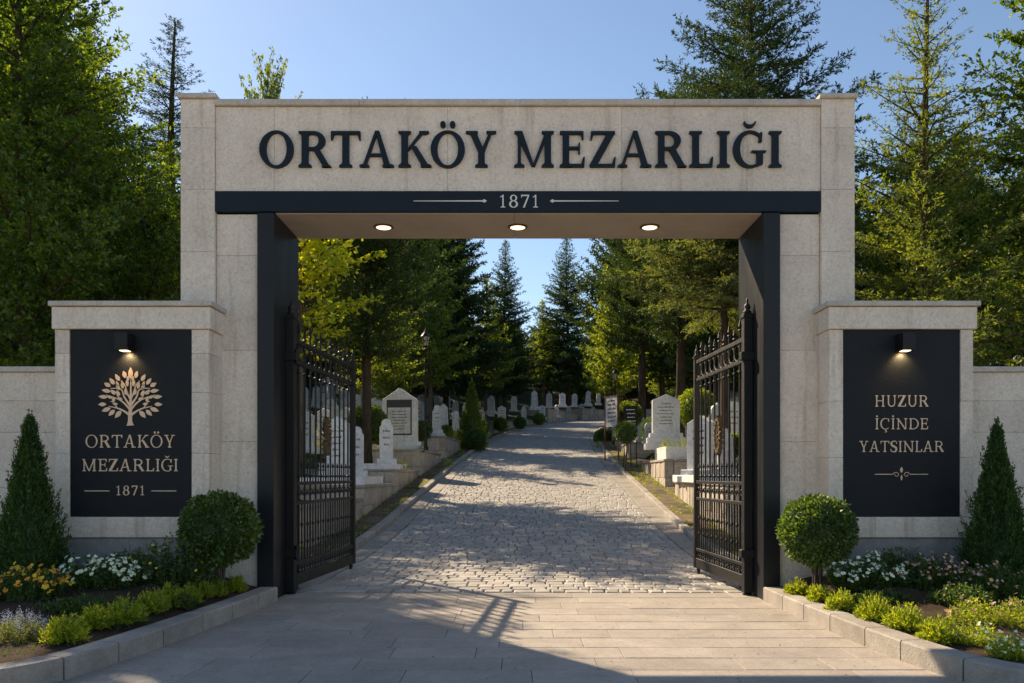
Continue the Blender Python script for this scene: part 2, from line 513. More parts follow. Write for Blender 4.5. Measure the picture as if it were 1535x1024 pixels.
# border slabs + kerbs
def along(name, o0, o1, z0, z1, mat, ln, ch, s1=None, gap=.005, kind='structure', start=None):
    m_ = MB(); s = S0+.02 if start is None else start
    end = SMAX-25 if s1 is None else s1
    while s < end:
        l = ln*rs.uniform(.85, 1.15); a = s+gap; b = s+l-gap
        jz = rs.uniform(-.004, .004)
        P = [road(a,o0,z0),road(a,o1,z0),road(b,o1,z0),road(b,o0,z0),road(a,o0,z1+jz),road(a,o1,z1+jz),road(b,o1,z1+jz),road(b,o0,z1+jz)]
        m_.hexa(P, ch); s += l
    return tag(m_.build(name, mat), None, None, None, kind)
along("road_border", -RW, -RW+.41, -.05, .006, M['border'], .62, .006)
along("road_border", RW-.41, RW, -.05, .006, M['border'], .62, .006)
along("road_kerb", -RW-.19, -RW-.004, -.08, .115, M['kerb'], .85, .018)
along("road_kerb", RW+.004, RW+.19, -.08, .115, M['kerb'], .85, .018)
for sg in (-1, 1):
    n = 260; v = []; f = []
    offs = (.18, .5, .85, 1.2, 1.7)
    for i in range(n+1):
        s = S0+1.0 + (SMAX-30-S0)*i/n
        for k, q in enumerate(offs):
            z = .085 + rs.uniform(-.015, .02) + (.05 if k == 3 else 0)
            v.append(road(s, sg*(RW+q), z))
    m5 = len(offs)
    for i in range(n):
        for k in range(m5-1):
            a = i*m5+k
            f.append((a, a+1, a+m5+1, a+m5) if sg > 0 else (a+1, a, a+m5, a+m5+1))
    tag(npmesh("verge", np.array(v), np.array(f), M['verge'], smooth=True), None, None, None, 'structure')

# plaza slabs
mb = MB()
mb.box(-16, 16, -17, .66, -.2, -.022)
tag(mb.build("plaza_bed", M['bed']), None, None, None, 'structure')
mb = MB(); y = .615
while y > -16:
    dep = .42; x = -15 + rs.uniform(0, .8)
    while x < 15:
        wd = rs.choice((.55, .75, .95, 1.15)) * rs.uniform(.92, 1.08)
        jz = rs.uniform(-.0015, .0015)
        mb.box(x+.002, x+wd-.002, y-dep+.0055, y-.0055, -.03, jz, .003); x += wd
    y -= dep
tag(mb.build("plaza_paving", M['paver']), None, None, None, 'structure')
mb = MB(); mb.box(-60, 60, -70, -17.02, -.25, -.015)  # unseen pale ground behind the camera, added to bounce sunlight onto the gate
tag(mb.build("street", M['border']), None, None, None, 'structure')
mb = MB(); mb.box(-2.9, 2.9, .622, .650, -.03, -.006)
tag(mb.build("drain_slot", M['iron']), None, None, None, 'structure')

# ------------------------------------------------------------------ serif letters
def ell(cx, cy, rx, ry, a0, a1, n=20):
    return [(cx+rx*math.cos(a0+(a1-a0)*i/n), cy+ry*math.sin(a0+(a1-a0)*i/n)) for i in range(n+1)]
def glyph(ch, wt=1.0):
    S = .185*wt; T = .085*(.6+.4*wt); SH = .05; B = []
    def st(xc, w_=None, y0=0, y1=1, bot=True, top=True, e=.085):
        h = (S if w_ is None else w_)/2; rows = []
        if bot: rows += [(h+e, y0), (h+e, y0+SH), (h+.02, y0+SH+.035), (h, y0+SH+.08)]
        else: rows += [(h, y0)]
        if top: rows += [(h, y1-SH-.08), (h+.02, y1-SH-.035), (h+e, y1-SH), (h+e, y1)]
        else: rows += [(h, y1)]
        B.append(([(xc-r, q) for r, q in rows], [(xc+r, q) for r, q in rows], False))
    def bar(x0, x1, y0, y1): B.append(([(x0,y0),(x0,y1)], [(x1,y0),(x1,y1)], False))
    def diag(xt0, xt1, yt, xb0, xb1, yb): B.append(([(xb0,yb),(xt0,yt)], [(xb1,yb),(xt1,yt)], False))
    def slab(xc, y, h, up):
        y2 = y+SH*up; B.append(([(xc-h,y),(xc-h,y2),(xc-h*.35,y2+.035*up)], [(xc+h,y),(xc+h,y2),(xc+h*.35,y2+.035*up)], False))
    def brush(P, W, n=8):
        C = catmull([P[0]]+list(P)+[P[-1]], n); Wd = np.interp(np.linspace(0, len(P)-1, len(C)), range(len(P)), W)
        A = []; Bb = []
        for i in range(len(C)):
            t_ = C[min(i+1,len(C)-1)]-C[max(i-1,0)]; l = np.hypot(*t_)+1e-9; nx, ny = -t_[1]/l, t_[0]/l
            A.append((C[i][0]+nx*Wd[i]/2, C[i][1]+ny*Wd[i]/2)); Bb.append((C[i][0]-nx*Wd[i]/2, C[i][1]-ny*Wd[i]/2))
        B.append((A, Bb, False))
    def bowl(x0, xm, xr, y0, y1):
        cy = (y0+y1)/2; n = 16
        out = [(x0,y1)] + [(xm+(xr-xm)*math.cos(a), cy+(y1-y0)/2*math.sin(a)) for a in [math.pi/2-math.pi*i/n for i in range(n+1)]] + [(x0,y0)]
        inn = [(x0,y1-T)] + [(xm+(xr-S-xm)*math.cos(a), cy+((y1-y0)/2-T)*math.sin(a)) for a in [math.pi/2-math.pi*i/n for i in range(n+1)]] + [(x0,y0+T)]
        B.append((out, inn, False))
    W = .6
    if ch in 'OÖ':
        W = .96; c = W/2
        B.append((ell(c,.5,c,.52,0,2*math.pi,40)[:-1], ell(c,.5,c-S*1.02,.52-T*.75,0,2*math.pi,40)[:-1], True))
        if ch == 'Ö':
            for q in (-.135, .135): B.append((ell(c+q,1.19,.078,.09,0,2*math.pi,16)[:-1], ell(c+q,1.19,.004,.004,0,2*math.pi,16)[:-1], True))
    elif ch == 'R':
        W = .90; st(.19); bowl(.19, .42, .76, .47, 1.0); diag(.40, .60, .50, .70, .90, 0); B.append(([(.66,0),(.68,.05)], [(.93,0),(.90,.05)], False))
    elif ch == 'D':
        W = .93; st(.19); bowl(.19, .42, .93, 0, 1.0)
    elif ch == 'T':
        W = .82; st(.41, top=False); bar(.02, .80, 1-T, 1)
        for q, sg in ((.0, 1), (.82, -1)): B.append(([(q,.76),(q,1)], [(q+.035*sg,.76),(q+.09*sg,1-T*.9)], False)) if sg > 0 else B.append(([(q-.035,.76),(q-.09,1-T*.9)], [(q,.76),(q,1)], False))
    elif ch == 'A':
        W = .96; diag(.43, .51, 1.0, .07, .07+T+.015, 0); diag(.43, .55, 1.01, .69, .69+S, 0); bar(.25, .72, .30, .30+T*.9); slab(.13, 0, .135, 1); slab(.80, 0, .16, 1)
    elif ch == 'K':
        W = .93; st(.19); diag(.66, .76, 1.0, .24, .30, .46); diag(.36, .53, .58, .70, .90, 0); slab(.74, 1, .14, -1); slab(.80, 0, .15, 1)
    elif ch == 'Y':
        W = .87; st(.45, y1=.47, top=False); diag(.10, .10+S*1.05, 1.0, .36, .36+S, .42); diag(.68, .68+T, 1.0, .43, .43+T*1.3, .42); slab(.18, 1, .17, -1); slab(.73, 1, .14, -1)
    elif ch == 'M':
        W = 1.14; st(.15, T*1.1, top=False, e=.10); st(.96, S, e=.08); diag(.03, .05+S, 1.0, .50, .58, .02); diag(.90, 1.0, 1.0, .52, .60, .02); slab(.12, 1, .11, -1)
    elif ch in 'EL':
        W = .73 if ch == 'E' else .68
        st(.19, top=(ch == 'L')); bar(.19, W-.04, 0, T); B.append(([(W-.11,T*.9),(W-.05,.28)], [(W-.02,0),(W,.28)], False))
        if ch == 'E':
            bar(.02, W-.06, 1-T, 1); B.append(([(W-.08,.77),(W-.13,1-T*.9)], [(W-.04,.77),(W-.04,1)], False))
            bar(.19, W-.20, .49, .49+T*.9); B.append(([(W-.18,.37),(W-.20,.5),(W-.18,.68)], [(W-.14,.37),(W-.14,.5),(W-.14,.68)], False))
    elif ch == 'Z':
        W = .76; bar(.06, .74, 1-T, 1); bar(.02, .74, 0, T); diag(.52, .74, 1-T*.5, .0, .22, T*.5)
        B.append(([(.03,.76),(.05,1)], [(.07,.76),(.13,1-T*.9)], False)); B.append(([(.64,T*.9),(.72,.28)], [(.74,0),(.76,.28)], False))
    elif ch in 'Iİ':
        W = .36; st(.18)
        if ch == 'İ': B.append((ell(.18,1.18,.08,.085,0,2*math.pi,16)[:-1], ell(.18,1.18,.004,.004,0,2*math.pi,16)[:-1], True))
    elif ch in 'GĞCÇ':
        W = .87; c = .47; a0 = R(48); a1 = R(318) if ch in 'GĞ' else R(310)
        n = 40; A = []; Bb = []
        for i in range(n+1):
            a = a0+(a1-a0)*i/n
            A.append((c+.47*math.cos(a), .5+.52*math.sin(a)))
            th = T*.8+(S*1.05-T*.8)*max(0, -math.cos(a))**1.2 if math.cos(a) < 0 else T*.8
            Bb.append((c+(.47-th)*math.cos(a), .5+(.52-th)*math.sin(a)))
        B.append((A, Bb, False)); B.append(([(.72,.70),(.76,.97)], [(.81,.70),(.82,.97)], False))
        if ch in 'GĞ': B.append(([(.67,.02),(.67,.40),(.52,.42),(.52,.46)], [(.67+S*.9,.08),(.67+S*.9,.40),(.93,.42),(.93,.46)], False))
        if ch == 'Ğ':
            o_ = [(c+.17*math.cos(a), 1.27+.17*math.sin(a)) for a in [math.pi+math.pi*i/14 for i in range(15)]]
            i_ = [(c+.135*math.cos(a), 1.27+.09*math.sin(a)) for a in [math.pi+math.pi*i/14 for i in range(15)]]
            B.append((o_, i_, False))
        if ch == 'Ç': brush([(.48,-.02),(.46,-.09),(.56,-.14),(.55,-.23),(.40,-.25)], [.06,.06,.08,.08,.04])
    elif ch == 'H':
        W = .98; st(.19); st(.79); bar(.19, .79, .48, .48+T)
    elif ch == 'U':
        W = .95; st(.19, bot=False, y0=.30); st(.78, T*1.2, bot=False, y0=.30); n = 16
        o_ = [(.19-S/2+(.78+T*.6-.19+S/2)/2*(1-math.cos(math.pi*i/n)), .33-.35*math.sin(math.pi*i/n)) for i in range(n+1)]
        i_ = [(.19+S/2+(.78-T*.6-.19-S/2)/2*(1-math.cos(math.pi*i/n)), .33-.26*math.sin(math.pi*i/n)) for i in range(n+1)]
        B.append((o_, i_, False))
    elif ch == 'N':
        W = 1.0; st(.17, T*1.1, top=False, e=.11); st(.86, T*1.1, bot=False, e=.11); diag(.04, .06+S, 1.0, .76, .90, 0); slab(.12, 1, .11, -1)
    elif ch == 'S':
        W = .66; brush([(.60,.74),(.54,.95),(.33,.98),(.12,.85),(.14,.62),(.36,.50),(.56,.34),(.52,.08),(.30,.015),(.09,.08),(.05,.28)], [.05,.07,.08,.14,.17,.18,.17,.14,.08,.07,.05])
    elif ch == '1':
        W = .52; st(.28, S*.8, y1=1, top=False, e=.12); B.append(([(.08,.84),(.30,1.0)], [(.08,.79),(.30,.88)], False))
    elif ch == '8':
        W = .66
        B.append((ell(.33,.75,.25,.25,0,2*math.pi,26)[:-1], ell(.33,.75,.13,.19,0,2*math.pi,26)[:-1], True))
        B.append((ell(.33,.27,.31,.29,0,2*math.pi,26)[:-1], ell(.33,.27,.17,.22,0,2*math.pi,26)[:-1], True))
    elif ch == '7':
        W = .60; bar(.04, .60, .90, 1); diag(.50, .60, .93, .16, .29, 0); B.append(([(.04,.78),(.04,1)], [(.08,.78),(.11,.9)], False))
    return B, W

def letter(ch, x0, z0, h, yf, th, mat, parent, name, wt=1.0, sx=1.0, width=None):
    strips, W = glyph(ch, wt)
    k = h*sx if width is None else width/W
    mb = MB()
    for i, (A, Bb, cl) in enumerate(strips):
        e = .0005*i
        A2 = [(x0+a[0]*k, z0+a[1]*h) for a in A]; B2 = [(x0+b[0]*k, z0+b[1]*h) for b in Bb]
        mb.strip(A2, B2, yf-th-e, yf+.002, cl)
    return mb.build(name, mat, parent), W*k

def textline(s, xc, z0, h, yf, th, mat, parent, total=None, wt=.8, sx=1.0, sp=.10, name="letter"):
    ws = [glyph(c)[1] if c != ' ' else .45 for c in s]
    tot = sum(ws)+sp*(len(s)-1)
    k = (total/tot/h) if total else sx
    x = xc - tot*k*h/2
    for c, w_ in zip(s, ws):
        if c != ' ': letter(c, x, z0, h, yf, th, mat, parent, "numeral" if c.isdigit() else name, wt, k)
        x += (w_+sp)*k*h

# ------------------------------------------------------------------ gateway
def G(px): return (px-777)/125.0
def GZ(py): return 1.5+(712-py)/125.0
gw = empty("entrance_gateway", (0, .5, 0), "tall pale stone cemetery gateway with navy lintel band and black raised lettering", "gateway")
def blocks(mb, x0, x1, y0, y1, zs, g=.0012, c=.0032, xsplit=None):
    for a, b in zip(zs[:-1], zs[1:]):
        xx = xsplit or [x0, x1]
        for p, q in zip(xx[:-1], xx[1:]):
            mb.box(p+g, q-g, y0, y1, a+g, b-g, c)
DEP = 1.06
for sg, (xa, xb) in ((-1, (G(272), G(323))), (1, (G(1230), G(1280)))):
    m_ = MB(); blocks(m_, xa, xb, -.03, DEP+.03, [0, .75, 1.55, 2.40, 3.30, 4.17, GZ(285), GZ(193), GZ(150)])
    p = m_.build("pier", M['lime'], gw)
    m_ = MB(); m_.box(xa-.03, xb+.03, -.075, DEP+.075, GZ(150)+.001, GZ(143), .008)
    m_.build("pier_cap", M['cap'], p)
    xi, xj = (G(323), G(387)) if sg < 0 else (G(1168), G(1230))
    m_ = MB(); blocks(m_, xi+.002, xj-.002, .03, DEP-.03, [0, .82, 1.9, 3.0, GZ(382), GZ(320)])
    m_.build("side_wall", M['lime'], gw)
    xi, xj = (G(387), G(412)) if sg < 0 else (G(1143), G(1168))
    m_ = MB(); m_.box(xi, xj, -.045, DEP+.02, 0, GZ(320)-.002, .006)
    # recessed panel seam strips on the reveal
    xin = G(412) if sg < 0 else G(1143)
    for zz in (1.5, 3.6):
        pass
    m_.build("jamb_lining", M['jamb'], gw)
m_ = MB()
xs_ = [G(323), G(411), G(671), G(932), G(1120), G(1230)]
blocks(m_, G(323), G(1230), .0, DEP, [GZ(287)+.002, GZ(160)], xsplit=xs_)
ent = m_.build("lintel", M['lime'], gw)
m_ = MB(); blocks(m_, G(323), G(1230), -.05, DEP+.05, [GZ(160)+.001, GZ(150.5)], xsplit=[G(323), G(540), G(777), G(1010), G(1230)], c=.007)
m_.build("coping", M['cap'], gw)
m_ = MB(); m_.box(G(323)+.002, G(1230)-.002, -.022, DEP+.02, GZ(318), GZ(287)-.001, .004)
band = m_.build("lintel_band", M['navy'], gw)
m_ = MB(); 
for a, b in ((G(412)+.002, -.05), (-.046, G(1143)-.002)): m_.box(a, b, .03, DEP+.005, GZ(320)+.0, GZ(318)-.001, .0)
m_.build("soffit", M['plaster'], gw)
# letters of the cemetery name
cap_top = 198.5; cap_bot = 252; hgt = (cap_bot-cap_top)/125
spec = [('O',390,441),('R',448,496),('T',497,541),('A',540,591),('K',597,646),('Ö',646,697),('Y',698,744),
        ('M',770.5,830.5),('E',838,876.5),('Z',883,922.5),('A',926,976),('R',981,1027),('L',1032,1068),('I',1074,1093),('Ğ',1098,1144),('I',1151.5,1170.5)]
for ch, a, b in spec:
    letter(ch, G(a), GZ(cap_bot), hgt, 0.0, .045, M['navy'], gw, "letter", 1.0, 1, (b-a)/125)
textline("1871", G(778), GZ(312), (312-293)/125, -.022, .006, M['cream'], gw, total=60/125, wt=.62, sp=.16)
for a, b, tip in ((620, 729, 1), (825, 927, -1)):
    m_ = MB(); yy = -.022; zc = GZ(302.3)
    n = 12; A = []; Bb = []
    for i in range(n+1):
        t_ = i/n; x_ = G(a+(b-a)*t_); q = t_ if tip > 0 else 1-t_
        h_ = .0035+.0045*q
        A.append((x_, zc+h_)); Bb.append((x_, zc-h_))
    m_.strip(A, Bb, yy-.006, yy+.001)
    tx = G(b) if tip > 0 else G(a)
    m_.strip([(tx-.05*tip, zc+.004), (tx-.025*tip, zc+.022), (tx+.005*tip, zc+.002)], [(tx-.05*tip, zc-.004), (tx-.025*tip, zc-.022), (tx+.005*tip, zc-.002)], yy-.0075, yy+.001)
    m_.build("rule_line", M['cream'], gw)
for px, py in ((575,339),(776,339),(974,339)):
    d = 3.14*1250/(712-py); x = PX(px, d); y = d-10; z = GZ(320)
    m_ = MB(); m_.lathe((x, y, z), [(.12,-.001),(.125,-.012),(.105,-.016),(.098,-.004)], 24)
    dl = m_.build("downlight", M['rust'], gw, smooth=True)
    m_ = MB(); m_.lathe((x, y, z), [(.093,-.017),(.088,-.020)], 24); m_.build("diffuser", M['lamp'], dl)
    L = bpy.data.lights.new("downlight_lamp", 'SPOT'); L.energy = 14; L.color = (1,.78,.5); L.spot_size = R(150); L.spot_blend = .9; L.shadow_soft_size = .09
    lo = bpy.data.objects.new("downlight_lamp", L); lo.location = Vector((x, y, z-.06))-parent_loc(gw); COL.objects.link(lo); lo.parent = gw

# ------------------------------------------------------------------ gate leaves
def gate_leaf(hx, hy, ex, ey, label):
    L = math.hypot(ex-hx, ey-hy); ang = math.atan2(ey-hy, ex-hx)
    t = empty("gate_leaf", (hx, hy, 0), label, "gate", "open wrought iron gate leaves", ang)
    I = M['iron']; th = .022
    def sq(mb, x, z0, z1, h): mb.box(x-h, x+h, -h, h, z0, z1, .002)
    m_ = MB(); m_.box(-.055,.055,-.055,.055,.03,3.52,.005); m_.box(-.068,.068,-.068,.068,3.46,3.50,.004)
    hp = m_.build("hinge_post", I, t, local=True)
    m_ = MB(); m_.lathe((0,0,3.52), [(.05,0),(.055,.02),(.03,.04),(.045,.075),(.03,.11),(.012,.13),(.018,.15),(.002,.20)], 12); m_.build("finial", I, hp, True, local=True)
    m_ = MB(); m_.box(L-.04,L+.04,-.04,.04,.09,3.30,.004); m_.box(L-.05,L+.05,-.05,.05,3.27,3.30,.003)
    ep = m_.build("end_post", I, t, local=True)
    m_ = MB(); m_.lathe((L,0,3.30), [(.035,0),(.042,.02),(.02,.035),(.036,.07),(.022,.10),(.010,.13),(.001,.19)], 12); m_.build("finial", I, ep, True, local=True)
    for z, h in ((3.21,.026),(2.94,.022),(1.39,.022),(1.14,.022),(.37,.022)):
        m_ = MB(); m_.box(.055, L-.04, -.024, .024, z-h, z+h, .003); m_.build("rail", I, t, local=True)
    m_ = MB(); m_.box(.055, L-.04, -.03, .03, .09, .24, .004); m_.build("bottom_rail", I, t, local=True)
    n = int(round((L-.1)/.225)); step = (L-.095)/n
    for i in range(1, n):
        x = .055+step*i; m_ = MB()
        tip = 3.46 if i % 2 else 3.38
        m_.tube([(x,0,.24),(x,0,tip-.12)], .0135, 6)
        m_.lathe((x,0,tip-.12), [(.014,0),(.030,.012),(.013,.03),(.024,.065),(.012,.12),(.001,.17)], 8)
        for zc in (1.48, 2.82): m_.lathe((x,0,zc), [(.013,-.02),(.027,-.008),(.027,.008),(.013,.02)], 8)
        m_.build("bar", I, t, local=True)
    for i in range(n):
        x = .055+step*(i+.5); m_ = MB()
        m_.tube([(x,0,.24),(x,0,1.12)], .011, 6)
        for zc in (.62, .85): m_.lathe((x,0,zc), [(.011,-.03),(.021,0),(.011,.03)], 8)
        m_.build("baluster", I, t, local=True)
        m_ = MB(); m_.tube([(x,0,1.41),(x,0,1.60)], .009, 6); m_.lathe((x,0,1.60), [(.009,0),(.02,.015),(.014,.04),(.001,.08)], 8)
        m_.build("spike", I, t, local=True)
    def ring(m_, cx, cz, r, tr=.009, n_=16):
        m_.tube([(cx+r*math.cos(2*math.pi*k/n_), 0, cz+r*math.sin(2*math.pi*k/n_)) for k in range(n_+1)], tr, 5)
    def scroll(m_, cx, cz, r, sgn, up):
        pts = []
        for k in range(15):
            a = k/14*math.pi*2.2; rr_ = r*(1-k/14*.72)
            pts.append((cx+sgn*rr_*math.cos(a), 0, cz+up*rr_*math.sin(a)))
        m_.tube(pts, .008, 5)
    for i in range(n):
        x = .055+step*(i+.5)
        m_ = MB(); ring(m_, x, 3.075, .10); m_.build("ring", I, t, local=True)
        m_ = MB()
        for sgn in (-1, 1): scroll(m_, x+sgn*.052, 1.265, .052, sgn, 1)
        m_.build("scroll", I, t, local=True)
        m_ = MB()
        for sgn in (-1, 1): scroll(m_, x+sgn*.045, .305, .045, sgn, 1)
        m_.build("scroll", I, t, local=True)
    m_ = MB(); cx = L*.52; cz = 2.05
    for k in range(20):
        a = 2*math.pi*k/20; rx, rz = .105, .21
        p = (cx+rx*math.cos(a), cz+rz*math.sin(a)); q = (cx+(rx+.055)*math.cos(a+.18), cz+(rz+.07)*math.sin(a+.18)); p2 = (cx+(rx-.01)*math.cos(a+.3), cz+(rz-.01)*math.sin(a+.3))
        m_.strip([p, q], [p2, (q[0]+.002, q[1]+.002)], -.03, .03)
    m_.tube([(cx+.10*math.cos(2*math.pi*k/24), -.0, cz+.2*math.sin(2*math.pi*k/24)) for k in range(25)], .016, 6)
    for k in range(8):
        a = 2*math.pi*k/8; m_.strip([(cx,cz),(cx+.05*math.cos(a-.2),cz+.1*math.sin(a-.2))], [(cx+.004,cz+.004),(cx+.085*math.cos(a),cz+.17*math.sin(a))], -.02-.0006*k, .02+.0006*k)
    m_.lathe((cx,0,cz-.03), [(.01,0),(.032,.015),(.032,.045),(.01,.06)], 10)
    m_.build("wreath_medallion", M['rust'], t, local=True)
    for z in (.52, 2.98):
        m_ = MB(); m_.box(-.085,.02,-.10,.10,z-.05,z+.05,.006)
        m_.lathe((-.02,-.085,z-.09), [(.03,0),(.03,.18),(.012,.19)], 10); m_.build("hinge", I, t, local=True)
    m_ = MB(); m_.lathe((0,0,0.0), [(.06,0),(.055,.02),(.02,.03)], 12); m_.build("floor_pivot", I, t, local=True)
    m_ = MB(); m_.tube([(L-.1,-.015,.045),(L-.1,.015,.045)], .04, 14); m_.box(L-.125,L-.075,-.022,-.017,.045,.11); m_.box(L-.125,L-.075,.017,.022,.045,.11); m_.build("castor", I, t, local=True)
    return t
gate_leaf(-2.86, .50, -2.64, 3.28, "open black wrought iron gate leaf on the left, its barred shadow falling across the paving")
gate_leaf(2.86, .42, 2.72, 2.72, "open black wrought iron gate leaf on the right, in front of the white tombstones")

# ------------------------------------------------------------------ sign pillars
def SX(px): return (px-777)/130.2
def SZ(py): return 1.5+(712-py)/130.2
def sign_pillar(x0, x1, p0, p1, label, left):
    t = empty("sign_pillar", ((x0+x1)/2, 0, 0), label, "sign pillar", "sign pillars beside the gateway")
    YF = -.40; YB = .30
    ip, ij = (SX(p0), SX(p1))
    gl = .002
    m_ = MB()
    zs = [SZ(775), 1.75, 2.45, 2.9, SZ(494)] if left else [SZ(775), 1.7, 2.35, SZ(494)]
    blocks(m_, x0, ip, YF, YB, zs); blocks(m_, ij, x1, YF, YB, zs)
    blocks(m_, x0, x1, YF, YB, [SZ(806), SZ(775)], xsplit=[x0, (x0+x1)/2-.3, x1])
    m_.box(ip+.004, ij-.004, YF+.12, YB-.01, SZ(775)+.003, SZ(494)-.003)
    m_.build("pillar_body", M['lime'], t)
    m_ = MB(); blocks(m_, x0+.02, x1-.02, YF+.025, YB-.02, [-.05, SZ(807)], xsplit=[x0+.02, x0+.85, x1-.02]); m_.build("plinth", M['granite'], t)
    m_ = MB(); blocks(m_, x0-.02, x1+.03, YF-.035, YB+.03, [SZ(494)+.001, SZ(460.5)], xsplit=[x0-.02, x1+.03], c=.006); m_.build("frieze", M['lime'], t)
    m_ = MB(); m_.box(x0-.045, x1+.055, YF-.07, YB+.06, SZ(460), SZ(452.5), .007); m_.build("cap", M['cap'], t)
    m_ = MB(); m_.box(ip+.003, ij-.003, YF+.015, YF+.115, SZ(775)+.002, SZ(494)-.002, .003)
    pn = m_.build("sign_panel", M['panel'], t)
    yp = YF+.015
    cx = (ip+ij)/2
    # wall lamp
    lx = SX(192.5) if left else SX(1352); lz = (SZ(527)+SZ(503))/2 + .0
    m_ = MB(); hw = .072; yb = yp-.20
    m_.box(lx-hw, lx+hw, yb, yp-.015, lz-.095, lz-.085); 
    m_.box(lx-hw, lx+hw, yb, yp-.015, lz+.085, lz+.10, .002)
    m_.box(lx-hw, lx+hw, yb, yb+.008, lz-.085, lz+.085); m_.box(lx-hw, lx-hw+.008, yb+.008, yp-.015, lz-.085, lz+.085); m_.box(lx+hw-.008, lx+hw, yb+.008, yp-.015, lz-.085, lz+.085)
    m_.box(lx-.045, lx+.045, yp-.016, yp+.001, lz-.06, lz+.07)
    lb = m_.build("wall_lamp", M['iron'], t)
    m_ = MB(); m_.box(lx-hw+.03, lx+hw-.03, yb+.05, yp-.05, lz-.101, lz-.096); m_.build("lens", M['glow'], lb)
    L = bpy.data.lights.new("wall_lamp_light", 'SPOT'); L.energy = 5.5; L.color = (1,.66,.30); L.spot_size = R(125); L.spot_blend = .6; L.shadow_soft_size = .03
    lo = bpy.data.objects.new("wall_lamp_light", L); lo.location = Vector((lx, yp-.055, lz-.11))-parent_loc(lb); lo.rotation_euler = (R(38), 0, 0); COL.objects.link(lo); lo.parent = lb
    th = .007; g_ = M['gold']
    if left:
        c0 = SX(194.5)
        textline("ORTAKÖY", c0, SZ(671), (671-652)/130.2, yp, th, g_, pn, total=(262-128)/130.2, wt=.60, sp=.13)
        textline("MEZARLIĞI", c0, SZ(706.5), (706.5-688)/130.2, yp, th, g_, pn, total=(267-123)/130.2, wt=.60, sp=.11)
        textline("1871", c0, SZ(742.5), (742.5-728)/130.2, yp, th, g_, pn, total=44/130.2, wt=.62, sp=.16)
        for a, b in ((126,163.5),(226,263.5)):
            m_ = MB(); m_.box(SX(a), SX(b), yp-th, yp+.001, SZ(736)-.005, SZ(736)+.005); m_.build("rule_line", g_, pn)
        # tree emblem (crop px -> world)
        def E(u, v): return (SX(100+u/3.531), SZ(490+v/3.531))
        em = bpy.data.objects.new("tree_emblem", None); COL.objects.link(em)
        m_ = MB(); k = [0]
        def br(P, W):
            C = catmull([P[0]]+list(P)+[P[-1]], 6); Wd = np.interp(np.linspace(0, len(P)-1, len(C)), range(len(P)), W); A = []; Bb = []
            for i in range(len(C)):
                t_ = C[min(i+1,len(C)-1)]-C[max(i-1,0)]; l = np.hypot(*t_)+1e-9; nx, ny = -t_[1]/l, t_[0]/l
                A.append(E(C[i][0]+nx*Wd[i]/2, C[i][1]+ny*Wd[i]/2)); Bb.append(E(C[i][0]-nx*Wd[i]/2, C[i][1]-ny*Wd[i]/2))
            k[0] += 1; m_.strip(A, Bb, yp-th-.0004*k[0], yp+.001)
        br([(334,522),(333,500),(334,460),(336,400),(337,340),(337,275)], [40,22,20,15,9,3])
        for sg in (-1, 1):
            mx = lambda u: 335+sg*(u-335)
            br([(335,470),(mx(370),445),(mx(405),430),(mx(450),420)], [14,9,7,3])
            br([(335,440),(mx(372),400),(mx(410),378),(mx(465),360)], [12,8,6,3])
            br([(335,420),(mx(368),370),(mx(385),330),(mx(440),325)], [11,8,6,3])
            br([(336,385),(mx(352),350),(mx(364),310),(mx(385),285)], [9,7,5,3])
            br([(mx(395),382),(mx(410),350),(mx(430),335)], [7,5,3])
            br([(mx(405),430),(mx(425),400),(mx(440),395)], [6,4,3])
        m_.build("trunk_mark", g_, pn)
        bpy.data.objects.remove(em)
        leaves = [(336,245,90,60,24)]
        half = [(303,252,105,40,20),(266,268,122,42,20),(237,288,125,42,20),(213,306,150,38,22),(207,338,170,48,20),(190,370,175,48,20),(186,410,182,42,20),(207,438,200,50,22),(236,455,225,44,22),(270,463,230,50,24),
                (318,296,95,38,16),(292,310,105,36,16),(268,318,115,36,16),(243,345,130,34,18),(270,350,120,34,16),(311,345,110,36,18),(225,372,160,30,14),(246,384,90,30,16),(280,380,150,28,14),(265,300,110,30,14),(322,272,95,26,14),(255,408,180,28,13)]
        for (u, v, a, l, w_) in half:
            leaves.append((u, v, a, l, w_)); leaves.append((670-u, v, 180-a, l, w_))
        for (u, v, a, l, w_) in leaves:
            m_ = MB(); ca, sa = math.cos(R(a)), -math.sin(R(a)); n = 8; A = []; Bb = []
            for i in range(n+1):
                q = i/n; wd = w_/2*math.sin(math.pi*q**.85)+.2
                x_, y_ = u+ca*l*(q-.5), v+sa*l*(q-.5)
                A.append(E(x_-sa*wd, y_+ca*wd)); Bb.append(E(x_+sa*wd, y_-ca*wd))
            m_.strip(A, Bb, yp-th-.004, yp+.001); m_.build("leaf_mark", g_, pn)
    else:
        c0 = SX(1352)
        textline("HUZUR", c0, SZ(609.5), (609.5-592.5)/130.2, yp, th, g_, pn, total=(1393-1312.5)/130.2, wt=.60, sp=.13)
        textline("İÇİNDE", c0, SZ(643.5), (643.5-627)/130.2, yp, th, g_, pn, total=(1392.5-1313)/130.2, wt=.60, sp=.14)
        textline("YATSINLAR", c0, SZ(677.5), (677.5-661)/130.2, yp, th, g_, pn, total=(1416-1289)/130.2, wt=.60, sp=.11)
        for a, b in ((1312,1339),(1365,1392)):
            m_ = MB(); m_.box(SX(a), SX(b), yp-th, yp+.001, SZ(711)-.004, SZ(711)+.004); m_.build("rule_line", g_, pn)
        m_ = MB(); zc = SZ(711)
